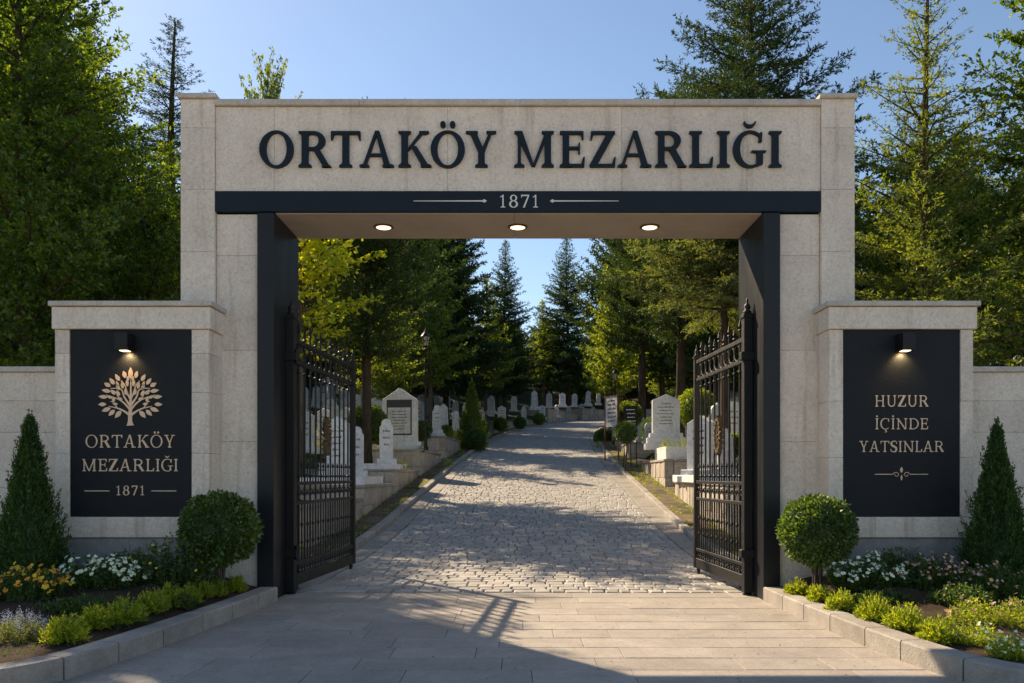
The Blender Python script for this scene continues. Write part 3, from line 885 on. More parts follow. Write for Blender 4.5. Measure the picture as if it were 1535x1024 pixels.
        for sg in (-1, 1):
            pts = [(c0+sg*.10, yp-.004, zc), (c0+sg*.075, yp-.004, zc+.022), (c0+sg*.045, yp-.004, zc+.018), (c0+sg*.03, yp-.004, zc-.002), (c0+sg*.05, yp-.004, zc-.025), (c0+sg*.075, yp-.004, zc-.018), (c0+sg*.07, yp-.004, zc)]
            m_.tube(pts, .0045, 5)
        for q, r_ in ((.05,.016),(-.04,.010)):
            m_.strip(*[[(c0-r_*math.sin(math.pi*i/8), zc+q-.035+.07*i/8) for i in range(9)], [(c0+r_*math.sin(math.pi*i/8)+.0005, zc+q-.035+.07*i/8) for i in range(9)]], yp-th, yp+.001)
        m_.build("scroll_ornament", g_, pn)
    return t
sign_pillar(SX(82), SX(313), 104, 287, "stone pillar with black panel bearing a golden tree emblem and the cemetery name", True)
sign_pillar(SX(1243), SX(1459), 1264, 1440, "stone pillar with black panel of three lines of golden words and a small scroll", False)

# low boundary walls
for sg, label in ((-1, "pale stone boundary wall joining the left side of the tree emblem pillar"), (1, "pale stone boundary wall right of the pillar with three lines of words")):
    xi = 5.28; xo = 16
    t = empty("boundary_wall", (sg*(xi+xo)/2, .15, 0), label, "wall", "boundary walls")
    m_ = MB(); zs = [-.1, .7, 1.35, GZ(648), GZ(601), GZ(558)]
    for r_, (a, b) in enumerate(zip(zs[:-1], zs[1:])):
        x = xi; k = r_
        while x < xo:
            l = 1.9 if x > xi else (.95 if k % 2 else 1.9); e = min(x+l, xo)
            m_.box(min(sg*x, sg*e)+.0022, max(sg*x, sg*e)-.0014, 0, .32, a+.0014, b-.0014, .0035); x = e
    m_.build("wall", M['lime'], t)
    m_ = MB(); x = xi
    while x < xo:
        e = min(x+1.6, xo); m_.box(min(sg*x, sg*e)+.002, max(sg*x, sg*e)-.002, -.045, .365, GZ(558)+.001, GZ(550), .007); x = e
    m_.build("coping", M['cap'], t)

# ------------------------------------------------------------------ planters
KL = [(-2.87,-.05),(-2.93,-1.0),(-3.08,-2.5),(-3.24,-3.6),(-3.42,-4.1),(-3.75,-4.45),(-4.4,-4.7),(-5.4,-4.82),(-7,-4.92),(-13,-5.1)]
KR = [(2.92,-.05),(2.94,-1.0),(3.02,-2.5),(3.12,-3.5),(3.28,-4.05),(3.6,-4.42),(4.2,-4.7),(5.3,-4.85),(7,-4.95),(13,-5.1)]
def polyline_pts(P, step):
    C = catmull([P[0]]+P+[P[-1]], 10); a = np.concatenate([[0], np.cumsum(np.linalg.norm(np.diff(C, axis=0), axis=1))])
    def at(s_): return np.array([np.interp(s_, a, C[:,0]), np.interp(s_, a, C[:,1])])
    return at, a[-1]
def bedz(x, y):
    """soil height in the planters"""
    return .12 + .24*float(sm((y+3.9)/3.2))*float(sm((abs(x)-2.95)/.95))
for P, sg, lab in ((KL,-1,"left"),(KR,1,"right")):
    at, tot = polyline_pts(P, .5); m_ = MB(); s = 0.0
    while s < tot-.1:
        l = .62*rs.uniform(.9, 1.15); e = min(s+l, tot)
        n = 3
        for_k = [s+.008+(e-s-.016)*i/n for i in range(n+1)]
        prev = None
        lo_, up_ = [], []
        for q in for_k:
            p = at(q); tn = at(q+.02)-at(q-.02); tn /= np.linalg.norm(tn); nr = np.array([-tn[1], tn[0]])*(-sg)
            nr = nr if True else nr
            o_ = p; i_ = p + nr*(-1)*.22
            lo_.append((o_, i_))
        # single block, curved in three segments
        vs = []; fs = []
        c_ = .014
        for (o_, i_) in lo_:
            dv = (i_-o_)/np.linalg.norm(i_-o_)
            prof = [(o_, -.05), (o_, .165-c_), (o_+dv*c_, .165), (i_-dv*c_, .165), (i_, .165-c_), (i_, -.05)]
            vs += [(p_[0], p_[1], z_) for p_, z_ in prof]
        for i in range(n):
            for k in range(6):
                k2 = (k+1) % 6; fs.append((i*6+k, i*6+k2, (i+1)*6+k2, (i+1)*6+k))
        fs.append(tuple(range(5,-1,-1))); fs.append(tuple(n*6+k for k in range(6)))
        m_.add(vs, fs); s = e
    o = m_.build("planter_kerb", M['kerb']); tag(o, None, None, None, 'structure')
    # soil sheet
    v = []; f = []; nS = 60; nW = 14
    for i in range(nS+1):
        p = at(tot*i/nS)
        for k in range(nW+1):
            q = k/nW
            far = np.array([sg*(3.0+10.5*i/nS), .05])
            xx = p[0]*(1-q)+far[0]*q + sg*.1*(1-q); yy = p[1]*(1-q)+far[1]*q + .06*(1-q)
            v.append((xx, yy, bedz(xx, yy)+rs.uniform(-.018, .018)*(0 if k == 0 else 1)))
    for i in range(nS):
        for k in range(nW):
            a = i*(nW+1)+k; f.append((a, a+1, a+nW+2, a+nW+1) if sg < 0 else (a+1, a, a+nW+1, a+nW+2))
    tag(npmesh("planter_soil", np.array(v), np.array(f), M['bed'], smooth=True), None, None, None, 'structure')

# ------------------------------------------------------------------ foliage generators
def norm(a): return a/(np.linalg.norm(a, axis=-1, keepdims=True)+1e-9)
def leaf_mesh(name, P, D, L, W, mat, parent, rng, upbias=0.0, fold=.18):
    n = len(P); D = norm(D)
    Rn = rng.normal(size=(n,3)); Rn[:,2] += upbias*2.2
    S_ = norm(np.cross(D, Rn)); Nn = np.cross(S_, D)
    L = np.broadcast_to(L, (n,))[:,None]; W = np.broadcast_to(W, (n,))[:,None]
    v = np.empty((n,4,3)); mid = P + D*L*.45
    v[:,0] = P; v[:,1] = mid+S_*W*.5+Nn*W*fold; v[:,2] = P+D*L; v[:,3] = mid-S_*W*.5+Nn*W*fold
    f = np.arange(4*n).reshape(n,4)
    return npmesh(name, v.reshape(-1,3), f, mat, parent)

def make_tree(name, seed, H, base, Rr, shape, nb, elev, curv, mat, bark, leafL, leafW, tw_gap=.16, tw_len=.34, lf_gap=.035,
              spread=.9, droop=0.0, upb=0.0, tr=.16, side_ang=55, gaps=.0, tip=True, vert=.35, flat=.25, lean=0):
    rng = np.random.RandomState(seed); root = bpy.data.objects.new(name, None); COL.objects.link(root)
    wood = MB(); ph = rng.uniform(0, 6)
    def trunk_at(z): q = z/H; return np.array([.012*H*math.sin(q*3+ph)*q + lean*q*q, .012*H*math.cos(q*2.3+ph)*q, z])
    zs = np.linspace(-.3, H, 12)
    wood.tube([tuple(trunk_at(max(z,0)) + np.array([0,0,min(z,0)])) for z in zs], [tr*(1-.93*max(z,0)/H)+.008+(.25*tr if z <= 0 else 0) for z in zs], 9)
    TS, TD, TL = [], [], []
    for i in range(nb):
        t = ((i+rng.uniform(0,1))/nb)
        if rng.rand() < gaps: continue
        z = base+(H-base)*t; az = i*2.39996+rng.uniform(-.5,.5)
        L = Rr*shape(t)*rng.uniform(.72,1.15)
        if L < .12: L = .12
        el = R(elev(t)+rng.uniform(-9,9))
        hd = np.array([math.cos(az), math.sin(az), 0]); side = np.array([-math.sin(az), math.cos(az), 0])
        p0 = trunk_at(z); u = np.linspace(0,1,9)[:,None]
        wob = rng.uniform(-.12,.12)
        pts = p0 + hd*L*u*math.cos(el) + np.array([0,0,1.])*(L*u*math.sin(el)+curv*L*u*u) + side*wob*L*u*u
        r0 = max(.006, .018*L+.004)
        wood.tube([tuple(p) for p in pts[::2]], [r0, r0*.75, r0*.55, r0*.3, r0*.1], 4, cap=False)
        m = max(3, int(L/tw_gap)); uu = np.clip(np.linspace(.12, 1.0, m)+rng.uniform(-.03,.03,m), .05, 1)
        idx = uu*8; lo = np.minimum(idx.astype(int), 7); fr = (idx-lo)[:,None]
        pp = pts[lo]*(1-fr)+pts[lo+1]*fr; tg = norm(pts[lo+1]-pts[lo])
        for sg in (-1, 1, 0):
            if sg == 0: sel = np.arange(m) % 2 == 0
            else: sel = np.ones(m, bool)
            k = sel.sum()
            a = np.radians(side_ang+rng.uniform(-14,14,k))[:,None]
            sdv = side*sg if sg else np.array([0,0,1.])
            dr = tg[sel]*np.cos(a)+sdv*np.sin(a)*(1 if sg else rng.choice([-.3,1],(k,1)))+rng.normal(0,flat,(k,3))
            dr[:,2] -= droop
            ln = tw_len*L*(1.05-uu[sel]*.75)*rng.uniform(.6,1.2,k)*(1 if sg else vert)
            ln = np.clip(ln, .10, 1.3)
            TS.append(pp[sel]+rng.normal(0,.02,(k,3))); TD.append(norm(dr)); TL.append(ln)
        if tip:
            TS.append(pts[-1:]); TD.append(tg[-1:]); TL.append(np.array([max(.15, .12*L)]))
    TS = np.concatenate(TS); TD = np.concatenate(TD); TL = np.concatenate(TL)
    # leader
    TS = np.concatenate([TS, [trunk_at(H*.985)]]); TD = np.concatenate([TD, [[0,0,1.]]]); TL = np.concatenate([TL, [.35]])
    cnt = np.maximum(2, (TL/lf_gap).astype(int)); rep = np.repeat(np.arange(len(TS)), cnt)
    n = len(rep); vv = rng.uniform(0.02, 1, n)[:,None]
    P = TS[rep]+TD[rep]*TL[rep][:,None]*vv; P[:,2] -= (vv[:,0]**2)*TL[rep]*droop*.4
    P += rng.normal(0, .012, (n,3))
    D = TD[rep]+rng.normal(0, spread, (n,3))
    leaf_mesh("crown", P, D, leafL*rng.uniform(.65,1.2,n), leafW*rng.uniform(.7,1.2,n), mat, root, rng, upb)
    tk = wood.build("trunk", bark, root, smooth=True)
    print(name, seed, "leaves", n)
    return root

sh_cone = lambda t: (1-t)**.85*min(1, .55+t*5)
sh_spruce = lambda t: (1-t)**.9*min(1, .6+t*4)+.02
sh_broad = lambda t: max(.05, math.sin(math.pi*min(1, .12+.86*t)))**.65
sh_tall = lambda t: (1-t*.93)**.55*min(1, .6+t*4)
sh_pine = lambda t: math.sqrt(max(0, 1-(2*t-.75)**2*.62))*(1 if t < .9 else .75)
T = {}
PLACED = {}
def tree(kind, x, y, sc, rz, label, name, cat="tree", group=None, z=None, sz=None):
    src = T[kind]
    if kind in PLACED: o = copy_tree(src)
    else: o = src; PLACED[kind] = 1
    o.name = name
    o.location = (x, y, (ground(x, y)-.05) if z is None else z); o.rotation_euler = (0,0,rz); o.scale = (sc, sc, sz or sc)
    return tag(o, label, cat, group)

T['big'] = make_tree("leafy_tree", 1, 13.5, 1.9, 3.5, sh_tall, 150, lambda t: 8+28*t, .10, M['L_broad'], M['bark'], .115, .062, .15, .36, .028, .75, .05, .5, .20, gaps=.14)
T['big2'] = make_tree("leafy_tree", 2, 10.5, 1.3, 3.2, sh_broad, 120, lambda t: 5+35*t, .08, M['L_broad'], M['bark'], .11, .062, .16, .36, .032, .8, .08, .5, .16)
T['spruce'] = make_tree("spruce_tree", 3, 14.5, 1.5, 3.3, sh_spruce, 170, lambda t: -8+38*t, .10, M['L_spruce'], M['bark'], .085, .020, .11, .40, .016, .55, .04, .1, .20, 50, flat=.15)
T['larch'] = make_tree("light_conifer", 4, 12.5, 1.2, 3.2, sh_cone, 150, lambda t: 6+22*t, .06, M['L_larch'], M['bark'], .10, .030, .14, .34, .024, .7, .05, .2, .15, 55, gaps=.05, flat=.2)
T['maple'] = make_tree("maple_tree", 5, 14.0, 3.0, 3.6, sh_broad, 90, lambda t: 5+45*t, .05, M['L_far'], M['bark2'], .19, .13, .24, .36, .075, .9, .10, .6, .16, vert=.6)
T['pine'] = make_tree("dark_pine", 6, 13.5, 4.3, 3.0, sh_pine, 150, lambda t: 10+45*t, .14, M['L_pine'], M['bark'], .15, .045, .16, .36, .034, .75, 0, .3, .24, 50, vert=.6)
T['light'] = make_tree("light_green_tree", 7, 10.0, 2.4, 2.6, sh_cone, 95, lambda t: 10+25*t, .10, M['L_far'], M['bark2'], .16, .085, .18, .36, .045, .8, .05, .4, .14)
T['fspruce'] = make_tree("spruce_tree", 8, 18.0, 2.6, 5.3, sh_spruce, 260, lambda t: -12+35*t, .13, M['L_spruce'], M['bark'], .22, .065, .19, .36, .036, .6, .05, .2, .24, 50)
T['fdark'] = make_tree("dark_tree", 9, 15.0, 3.6, 4.0, sh_pine, 110, lambda t: 5+40*t, .1, M['L_pine'], M['bark'], .26, .13, .28, .38, .075, .9, .05, .4, .26)
T['wspruce'] = make_tree("spruce_tree", 13, 15.5, 6.2, 5.8, lambda t: (.6*(1-t))**.78+.02, 130, lambda t: -6+36*t, .12, M['L_spruce'], M['bark'], .11, .032, .13, .38, .017, .6, .03, .1, .22, 48, flat=.15)
T['under'] = make_tree("dark_bush", 14, 5.0, .35, 3.0, sh_broad, 70, lambda t: 5+50*t, .1, M['L_pine'], M['bark'], .20, .10, .24, .40, .06, .9, .05, .4, .10)
T['gspruce'] = make_tree("spruce_tree", 15, 18.0, 2.8, 4.5, lambda t: (1-t)**.85*min(1,.7+t*4)+.02, 230, lambda t: -10+34*t, .16, M['L_spruce'], M['bark'], .20, .06, .19, .36, .036, .55, .04, .2, .22, 48)
T['maple2'] = make_tree("maple_tree", 16, 8.3, 3.3, 1.9, sh_broad, 60, lambda t: 0+45*t, -.05, M['L_yellow'], M['bark2'], .14, .10, .17, .40, .06, .8, .10, .6, .09, vert=.5)
T['cedar'] = make_tree("silver_cedar", 10, 9.5, 4.7, 3.6, sh_cone, 90, lambda t: -4+20*t, .02, M['L_silver'], M['bark'], .09, .024, .13, .42, .020, .6, .15, .2, .17, 50, flat=.15)

# --- trees: outside left
tree('big', -11.0, 8.6, 1.0, 0.3, "tallest dark leafy tree at the left edge above the boundary wall", "leafy_tree")
tree('big2', -10.2, 13.0, .72, 1.1, "bushy leafy tree between the tallest left tree and the gateway", "leafy_tree")
tree('spruce', -14.0, 24.0, 1.65, .4, "thin topped conifer just left of the gateway's left pier", "conifer", "tree", None, None, 1.13)
tree('big2', -13.2, 12.8, 1.1, 2.7, "broad leafy tree behind the tallest one at the left edge", "leafy_tree")
tree('maple2', -5.85, 12.4, 1.06, .2, "yellow green maple just behind the left jamb, sunlit leaves over the left gate leaf", "maple_tree")
tree('maple', -8.5, 18.5, .42, .2, "leafy green tree behind the left pier, its tip above the lintel", "leafy_tree", sz=.93)
tree('light', -12.2, 19, 1.0, .9, "pale leafy tree far behind the left boundary wall", "light_green_tree")
# --- outside right
tree('larch', 8.7, 7.8, .98, .8, "light open conifer just right of the gateway's right pier", "light_conifer")
tree('wspruce', 6.85, 13.8, 1.0, 2.2, "dark spruce rising above the right end of the lintel", "spruce_tree")
tree('big', 12.2, 8.4, .98, 2.0, "tall sunlit leafy tree at the right edge above the boundary wall", "leafy_tree")
tree('big2', 10.6, 11.8, .8, 4.0, "leafy tree behind the light conifer on the right", "leafy_tree")
tree('larch', 17.5, 17.5, 1.1, 5.0, "second light conifer deeper behind the right boundary wall", "light_conifer")
tree('light', 9.2, 15.5, .8, 3.3, "small light green tree low behind the right pier", "light_green_tree")
# --- seen through the opening, left side of the road
def tp(kind, px, d, sc, rz, label, name, sz=None, grp=None):
    x = PX(px, d); y = d-10
    return tree(kind, x, y, sc, rz, label, name, "tree", grp, None, sz)
tp('pine', 550, 27, .80, .5, "big dark pine with bare trunk behind the left gate leaf", "dark_pine", .84)
tp('light', 580, 38, .85, 2.5, "light green tree behind the gabled white tombstone", "light_green_tree")
tp('light', 645, 45, 1.05, 1.2, "light green tree right behind the street lamp", "light_green_tree", 1.15)
tp('fdark', 590, 48, .95, .1, "dark round tree deep behind the street lamp on the left", "dark_tree")
tp('fspruce', 668, 58, .95, 3.0, "tall dark conifer left of the patch of sky", "spruce_tree", 1.12)
tp('light', 728, 66, 1.15, .6, "light tree in front of the slim left spruce", "light_green_tree")
tp('gspruce', 757, 82, .92, .9, "slim spruce on the left of the sky gap over the road", "spruce_tree", .95)
tp('light', 815, 96, 1.25, 4.2, "yellowish tree between the two spruces at the road's end", "light_green_tree")
tp('gspruce', 852, 96, 1.18, 2.2, "large spruce at the bend of the road, right of the sky gap", "spruce_tree", 1.13)
# right side
tp('fdark', 925, 62, .85, 2.9, "dark tree on the right verge past the notice board", "dark_tree", 1.0)
tp('light', 915, 52, .95, 5.1, "light tree at the inside of the bend on the right", "light_green_tree", 1.15)
tp('pine', 962, 45, 1.0, 3.6, "dark pine with slim trunk left of the big tombstone on the right", "dark_pine", 1.1)
tp('pine', 1020, 33, .98, 5.4, "big pine with thick reddish trunk behind the big right tombstone", "dark_pine", 1.05)
tp('cedar', 1088, 24.5, 1.0, 1.0, "silver green cedar hanging beside the right jamb", "silver_cedar", 1.05)
tp('fdark', 1075, 42, .8, 4.4, "dark round tree behind the cedar on the right", "dark_tree")
def zone(px, d):
    h = "near" if d < 42 else "mid distance" if d < 62 else "far" if d < 95 else "farthest"
    for lim, txt in ((75,"above the left boundary wall"),(320,"above the tree emblem pillar"),(450,"behind the left pier"),(545,"beyond the left gate leaf"),(630,"behind the gabled tombstone"),(690,"right of the street lamp"),
                     (790,"beyond the cone topiary"),(905,"over the far bend"),(965,"behind the notice boards"),(1045,"beyond the big right tombstone"),(1125,"beyond the right gate leaf"),(1240,"behind the right pier"),(1465,"above the pillar with three lines"),(9999,"above the right boundary wall")):
        if px < lim: return f"{txt}, {h}"
# --- background wood, individually placed trees
rb = random.Random(5)
bgk = [('fspruce', "spruce_tree"), ('fdark', "dark_tree"), ('light', "light_green_tree")]
GL = {'fspruce': "dark spruce", 'fdark': "dark round tree", 'light': "light green tree"}
cnt = 0
pos = []
px_ = lambda x, d: 777+x/d*1250
for k in range(800):
    d = rb.uniform(30, 150); x = rb.uniform(-60, 75); y = d-10
    dist = float(np.min(np.hypot(CL[:,0]-x, CL[:,1]-y)))
    if dist < 7.5: continue
    if x < 0 and 430 < px_(x, d) < 720 and d < 55: continue
    if x < 0 and x > -17 and d < 46: continue
    px = 777+x/d*1250
    if d < 60 and -6 < x < 9: continue
    if 700 < px < 905 and d > 88 and d < 106: continue
    if px < -250 or px > 1800: continue
    if any((x-a)**2+(y-b)**2 < 5.2**2 for a, b in pos): continue
    pos.append((x, y)); kk = rb.choice((0, 1, 1, 2, 0)); kd, nm = bgk[kk]
    s_ = rb.uniform(.75, 1.1)
    capy = 330 if (190 < px <= 275 or 1240 < px < 1400) else 190 if 275 < px <= 1240 else None
    if 680 < px < 935: capy = rb.uniform(475, 500)
    if capy:
        hh = {'fspruce': 18.0, 'fdark': 15.0, 'light': 10.0}[kd]
        s_ = min(s_, (1.5+(712-capy)/1250*d-ground(x, y))/hh)
        if s_ < .3: continue
    tree(kd, x, y, s_, rb.uniform(0, 6), f"{'small' if s_ < .85 else 'large'} {GL[kd]}, {zone(px, d)}", nm, "tree", "trees of the hillside wood")
    cnt += 1
print("bg trees", cnt)
uc = 0; upos = []
for k in range(900):
    d = rb.uniform(38, 135); x = rb.uniform(-40, 60); y = d-10; px = px_(x, d)
    if not 430 < px < 1150: continue
    dist = float(np.min(np.hypot(CL[:,0]-x, CL[:,1]-y)))
    if dist < 9.5 or (d < 70 and dist < 15): continue
    if any((x-a)**2+(y-b)**2 < 4.2**2 for a, b in upos): continue
    upos.append((x, y)); uc += 1
    sc_ = rb.uniform(.6, 1.1)
    tree('under', x, y, sc_, rb.uniform(0, 6), f"{'low' if sc_ < .85 else 'tall'} dark bush, {zone(px, d)}", "dark_bush", "bush", "dark bushes under the hillside trees")
    if uc >= 46: break

# ------------------------------------------------------------------ shrubs
def ball_shrub(x, y, zb, zc, r, label, name="box_ball", seed=0, mat='L_box', n=8500, L=.046, W=.026, trunk=True, group=None, cat="shrub"):
    rng = np.random.RandomState(seed)
    t = empty(name, (x, y, zb), label, cat, group)
    u = norm(rng.normal(size=(n,3))); lump = 1+.06*np.sin(u[:,0]*9+seed)*np.cos(u[:,2]*8)+.045*np.sin(u[:,1]*17+u[:,0]*8)
    rad = r*lump*(1-.22*rng.rand(n)**1.3)
    P = u*rad[:,None]*np.array([1,1,.96])+np.array([0,0,zc-zb])
    leaf_mesh("foliage", P, u+rng.normal(0,.75,(n,3)), L*rng.uniform(.7,1.25,n), W*rng.uniform(.8,1.2,n), M[mat], t, rng, .3)
    m_ = MB(); rc = random.Random(seed)
    if trunk:
        for k in range(5):
            a = k*1.3; m_.tube([(.02*math.cos(a),.02*math.sin(a),-.05),(.05*math.cos(a),.05*math.sin(a),(zc-zb)*.45),(.16*math.cos(a)*r*2,.16*math.sin(a)*r*2,(zc-zb))], [.018,.013,.006], 5)
    for k in range(26):
        v = Vector((rc.gauss(0,1), rc.gauss(0,1), rc.gauss(0,1))).normalized()*r*.85
        m_.tube([(0,0,(zc-zb)*.75), (v.x*.5,v.y*.5,(zc-zb)+v.z*.5), (v.x,v.y,(zc-zb)+v.z)], [.009,.006,.003], 4, cap=False)
    m_.build("stem", M['bark2'], t, local=True)
    m_ = MB(); m_.lathe((0,0,zc-zb), [(.001,-r*.74)]+[(r*.75*math.cos(a), r*.72*math.sin(a)) for a in [R(q) for q in range(-75,80,15)]]+[(.001,r*.74)], 14)
    m_.build("inner_twigs", M['L_box'], t, smooth=True, local=True)
    return t
def cone_shrub(x, y, zb, h, r, label, seed=0, n=15000, L=.055, W=.016, mat='L_thuja', name="conical_thuja", spike=True):
    rng = np.random.RandomState(seed)
    t = empty(name, (x, y, zb), label, "shrub")
    u = rng.rand(n)**1.35; a = rng.uniform(0, 2*math.pi, n)
    prof = r*np.minimum(1, (u*7+.6))*(1-u)**1.02
    lump = 1+.10*np.sin(a*5+u*14+seed)+.07*np.sin(a*9-u*25)+.05*np.sin(a*17+u*40)
    q = 1-.35*rng.rand(n)**1.7
    rr_ = prof*lump*q+.008
    rr_ = rr_*.86
    P = np.stack([rr_*np.cos(a), rr_*np.sin(a), u*h*.97+.02], 1)
    D = np.stack([np.cos(a)*.55, np.sin(a)*.55, np.full(n, 1.0)], 1)+rng.normal(0,.35,(n,3))
    leaf_mesh("foliage", P, D, L*rng.uniform(.6,1.3,n), W*rng.uniform(.8,1.3,n), M[mat], t, rng)
    # shoots standing out of the outline
    k = 300; uu = rng.rand(k)**1.15*.98; aa = rng.uniform(0, 2*math.pi, k); base = r*np.minimum(1, uu*7+.6)*(1-uu)**1.02
    base = base*rng.uniform(.62,.98,k)
    S_ = np.stack([base*np.cos(aa), base*np.sin(aa), uu*h*.97], 1)
    tilt = (.55*(1-uu)**.6*rng.uniform(.6,1.3,k))
    Dd = norm(np.stack([np.cos(aa)*tilt, np.sin(aa)*tilt, np.ones(k)], 1)); ln = rng.uniform(.12,.30,k)*(h/1.5)*(1.0-uu*.45)
    rep = np.repeat(np.arange(k), 34); v = rng.rand(len(rep))[:,None]
    wdt = .022*(h/1.5)*(1-v)**.7
    leaf_mesh("sprigs", S_[rep]+Dd[rep]*v*ln[rep][:,None]+rng.normal(0,1,(len(rep),3))*wdt, Dd[rep]+rng.normal(0,.38,(len(rep),3)), L*.62*rng.uniform(.6,1.2,len(rep)), W*.85, M[mat], t, rng)
    m_ = MB(); m_.lathe((0,0,0), [(.03,-.05),(r*.30,.02),(r*.62,.08*h),(r*.6,.2*h),(r*.38,.45*h),(r*.18,.7*h),(.01,.85*h)], 14)
    m_.build("inner_twigs", M[mat], t, smooth=True, local=True)
    m_ = MB(); m_.tube([(0,0,-.1),(0,0,h*.5)], [.03,.012], 6); m_.build("stem", M['bark'], t, local=True)
    return t
dB = 9.15
ball_shrub(PX(330,dB), dB-10, bedz(-3.27,-.85)-.02, PZ(793,dB), .415, "clipped boxwood ball on a short stem beside the left jamb", seed=1)
ball_shrub(PX(1225,dB), dB-10, bedz(3.28,-.85)-.02, PZ(796,dB), .395, "clipped boxwood ball on a short stem beside the right jamb", seed=2)
cone_shrub(PX(44,9.1), -.9, .33, PZ(624,9.1)-.33, .42, "cone shaped dark evergreen in front of the left boundary wall", 3)
cone_shrub(PX(1494,9.1), -.9, .33, PZ(640,9.1)-.33, .41, "cone shaped dark evergreen in front of the right boundary wall", 4)

def tuft_shrub(x, y, z, r, h, seed, label, group, name="golden_shrub", mat='L_low', n=3800):
    rng = np.random.RandomState(seed)
    t = empty(name, (x, y, z), label, "shrub", group)
    k = 190; a = rng.uniform(0, 2*math.pi, k); el = np.arcsin(rng.uniform(.06, 1.0, k))
    Dd = np.stack([np.cos(a)*np.cos(el), np.sin(a)*np.cos(el), np.sin(el)*1.0], 1)
    ln = (r*np.cos(el)**2+h*np.sin(el)**2)*rng.uniform(.8,1.12,k)
    rep = np.repeat(np.arange(k), n//k); v = (rng.rand(len(rep))**.6)[:,None]
    P = Dd[rep]*ln[rep][:,None]*v*np.array([1,1,1.0])+np.array([0,0,.01])
    D = Dd[rep]*.9+np.array([0,0,.5])+rng.normal(0,.5,(len(rep),3))
    leaf_mesh("foliage", P, D, .030*rng.uniform(.7,1.4,len(rep)), .0085*rng.uniform(.8,1.3,len(rep)), M[mat], t, rng)
    m_ = MB(); rc = random.Random(seed)
    for q in range(14):
        b = rc.uniform(0, 6.28); e = rc.uniform(.3,1.4); m_.tube([(0,0,-.03),(r*.75*math.cos(b)*math.cos(e), r*.75*math.sin(b)*math.cos(e), h*.75*math.sin(e))], [.006,.002], 4, cap=False)
    m_.build("stem", M['bark2'], t, local=True)
    return t
def low_at(px, pyb, rpx):
    z = .14
    for _ in range(6):
        d = (1.5-z)*1250/(pyb-712); y = d-10; z = .5*z+.5*bedz(PX(px, d), y)
    return PX(px, d), y, z, rpx/1250*d
left_low = [(98,962,31),(141,942,25),(186,934,31),(227,918,25),(251,909,24),(279,905,22),(304,895,19),(322,893,18),(352,887,17)]
ordl = ["first","second","third","fourth","fifth","sixth","seventh","eighth","ninth"]
for i, (px, pyb, r_) in enumerate(left_low):
    x, y, z, r = low_at(px, pyb, r_)
    tuft_shrub(x, y, z-.01, r*1.02, r*1.30, 20+i, f"{ordl[i]} small golden green shrub behind the left planter kerb, counting from the lavender", "golden shrubs edging the planters")
right_low = [(1196,892,18),(1228,902,19),(1262,915,23),(1310,929,26),(1357,944,29),(1408,963,29)]
for i, (px, pyb, r_) in enumerate(right_low):
    x, y, z, r = low_at(px, pyb, r_)
    tuft_shrub(x, y, z-.01, r*1.02, r*1.30, 40+i, f"{ordl[i]} small golden green shrub behind the right planter kerb, counting from the gateway", "golden shrubs edging the planters")

def flower_clump(x, y, z, rx, ry, h, seed, label, name, petals, nb=60, mat='L_dark', fs=.020, leafL=.04, leafW=.016, nl=2600, spike=False, group="flowers in the planters", bn="blossoms"):
    rng = np.random.RandomState(seed)
    t = empty(name, (x, y, z), label, "flowers", group)
    k = 140; a = rng.uniform(0, 2*math.pi, k); q = np.sqrt(rng.rand(k))
    B0 = np.stack([q*rx*.75*np.cos(a), q*ry*.75*np.sin(a), np.zeros(k)], 1)
    hh = h*(1-.55*q**2)*rng.uniform(.75,1.1,k)
    Dd = np.stack([np.cos(a)*q*.55, np.sin(a)*q*.55, np.ones(k)], 1); Dd = norm(Dd)
    rep = np.repeat(np.arange(k), nl//k); v = rng.rand(len(rep))[:,None]
    P = B0[rep]+Dd[rep]*hh[rep][:,None]*v
    leaf_mesh("foliage", P, Dd[rep]*.5+rng.normal(0,.8,(len(rep),3)), leafL*rng.uniform(.6,1.3,len(rep)), leafW*rng.uniform(.7,1.3,len(rep)), M[mat], t, rng, .5)
    # blossoms
    for ci, pm in enumerate(petals):
        m_ = MB(); rc = random.Random(seed*7+ci)
        for b in range(nb//len(petals)):
            i = rc.randrange(k); px_, py_, pz_ = (B0[i]+Dd[i]*hh[i]*rc.uniform(.86,1.12))
            px_ += rc.gauss(0,.02); py_ += rc.gauss(0,.02)
            nd = Vector((Dd[i][0]+rc.gauss(0,.4), Dd[i][1]-.5+rc.gauss(0,.4), Dd[i][2]*.9)).normalized()
            if spike:
                for s_ in range(9):
                    c = Vector((px_,py_,pz_))+Vector((rc.gauss(0,.006),rc.gauss(0,.006),s_*.009)); 
                    e = Vector((rc.gauss(0,1),rc.gauss(0,1),rc.gauss(.3,1))).normalized()*fs*.55; g = e.orthogonal().normalized()*fs*.35
                    m_.add([c, c+e*.5+g, c+e, c+e*.5-g], [(0,1,2,3)])
                continue
            u = nd.orthogonal().normalized(); w_ = nd.cross(u); c = Vector((px_,py_,pz_)); f_ = fs*rc.uniform(.75,1.25)
            for s_ in range(5):
                an = s_*2*math.pi/5+b; e = (u*math.cos(an)+w_*math.sin(an)); g = nd.cross(e)
                m_.add([c, c+e*f_*.6+g*f_*.42+nd*f_*.15, c+e*f_*1.05+nd*f_*.1, c+e*f_*.6-g*f_*.42+nd*f_*.15], [(0,1,2,3)])
        o = m_.build(bn, M[pm], t, local=True); o["kind"] = "stuff"
    return t
def fl_at(px, d): y = d-10; return PX(px, d), y, bedz(PX(px, d), y)-.02
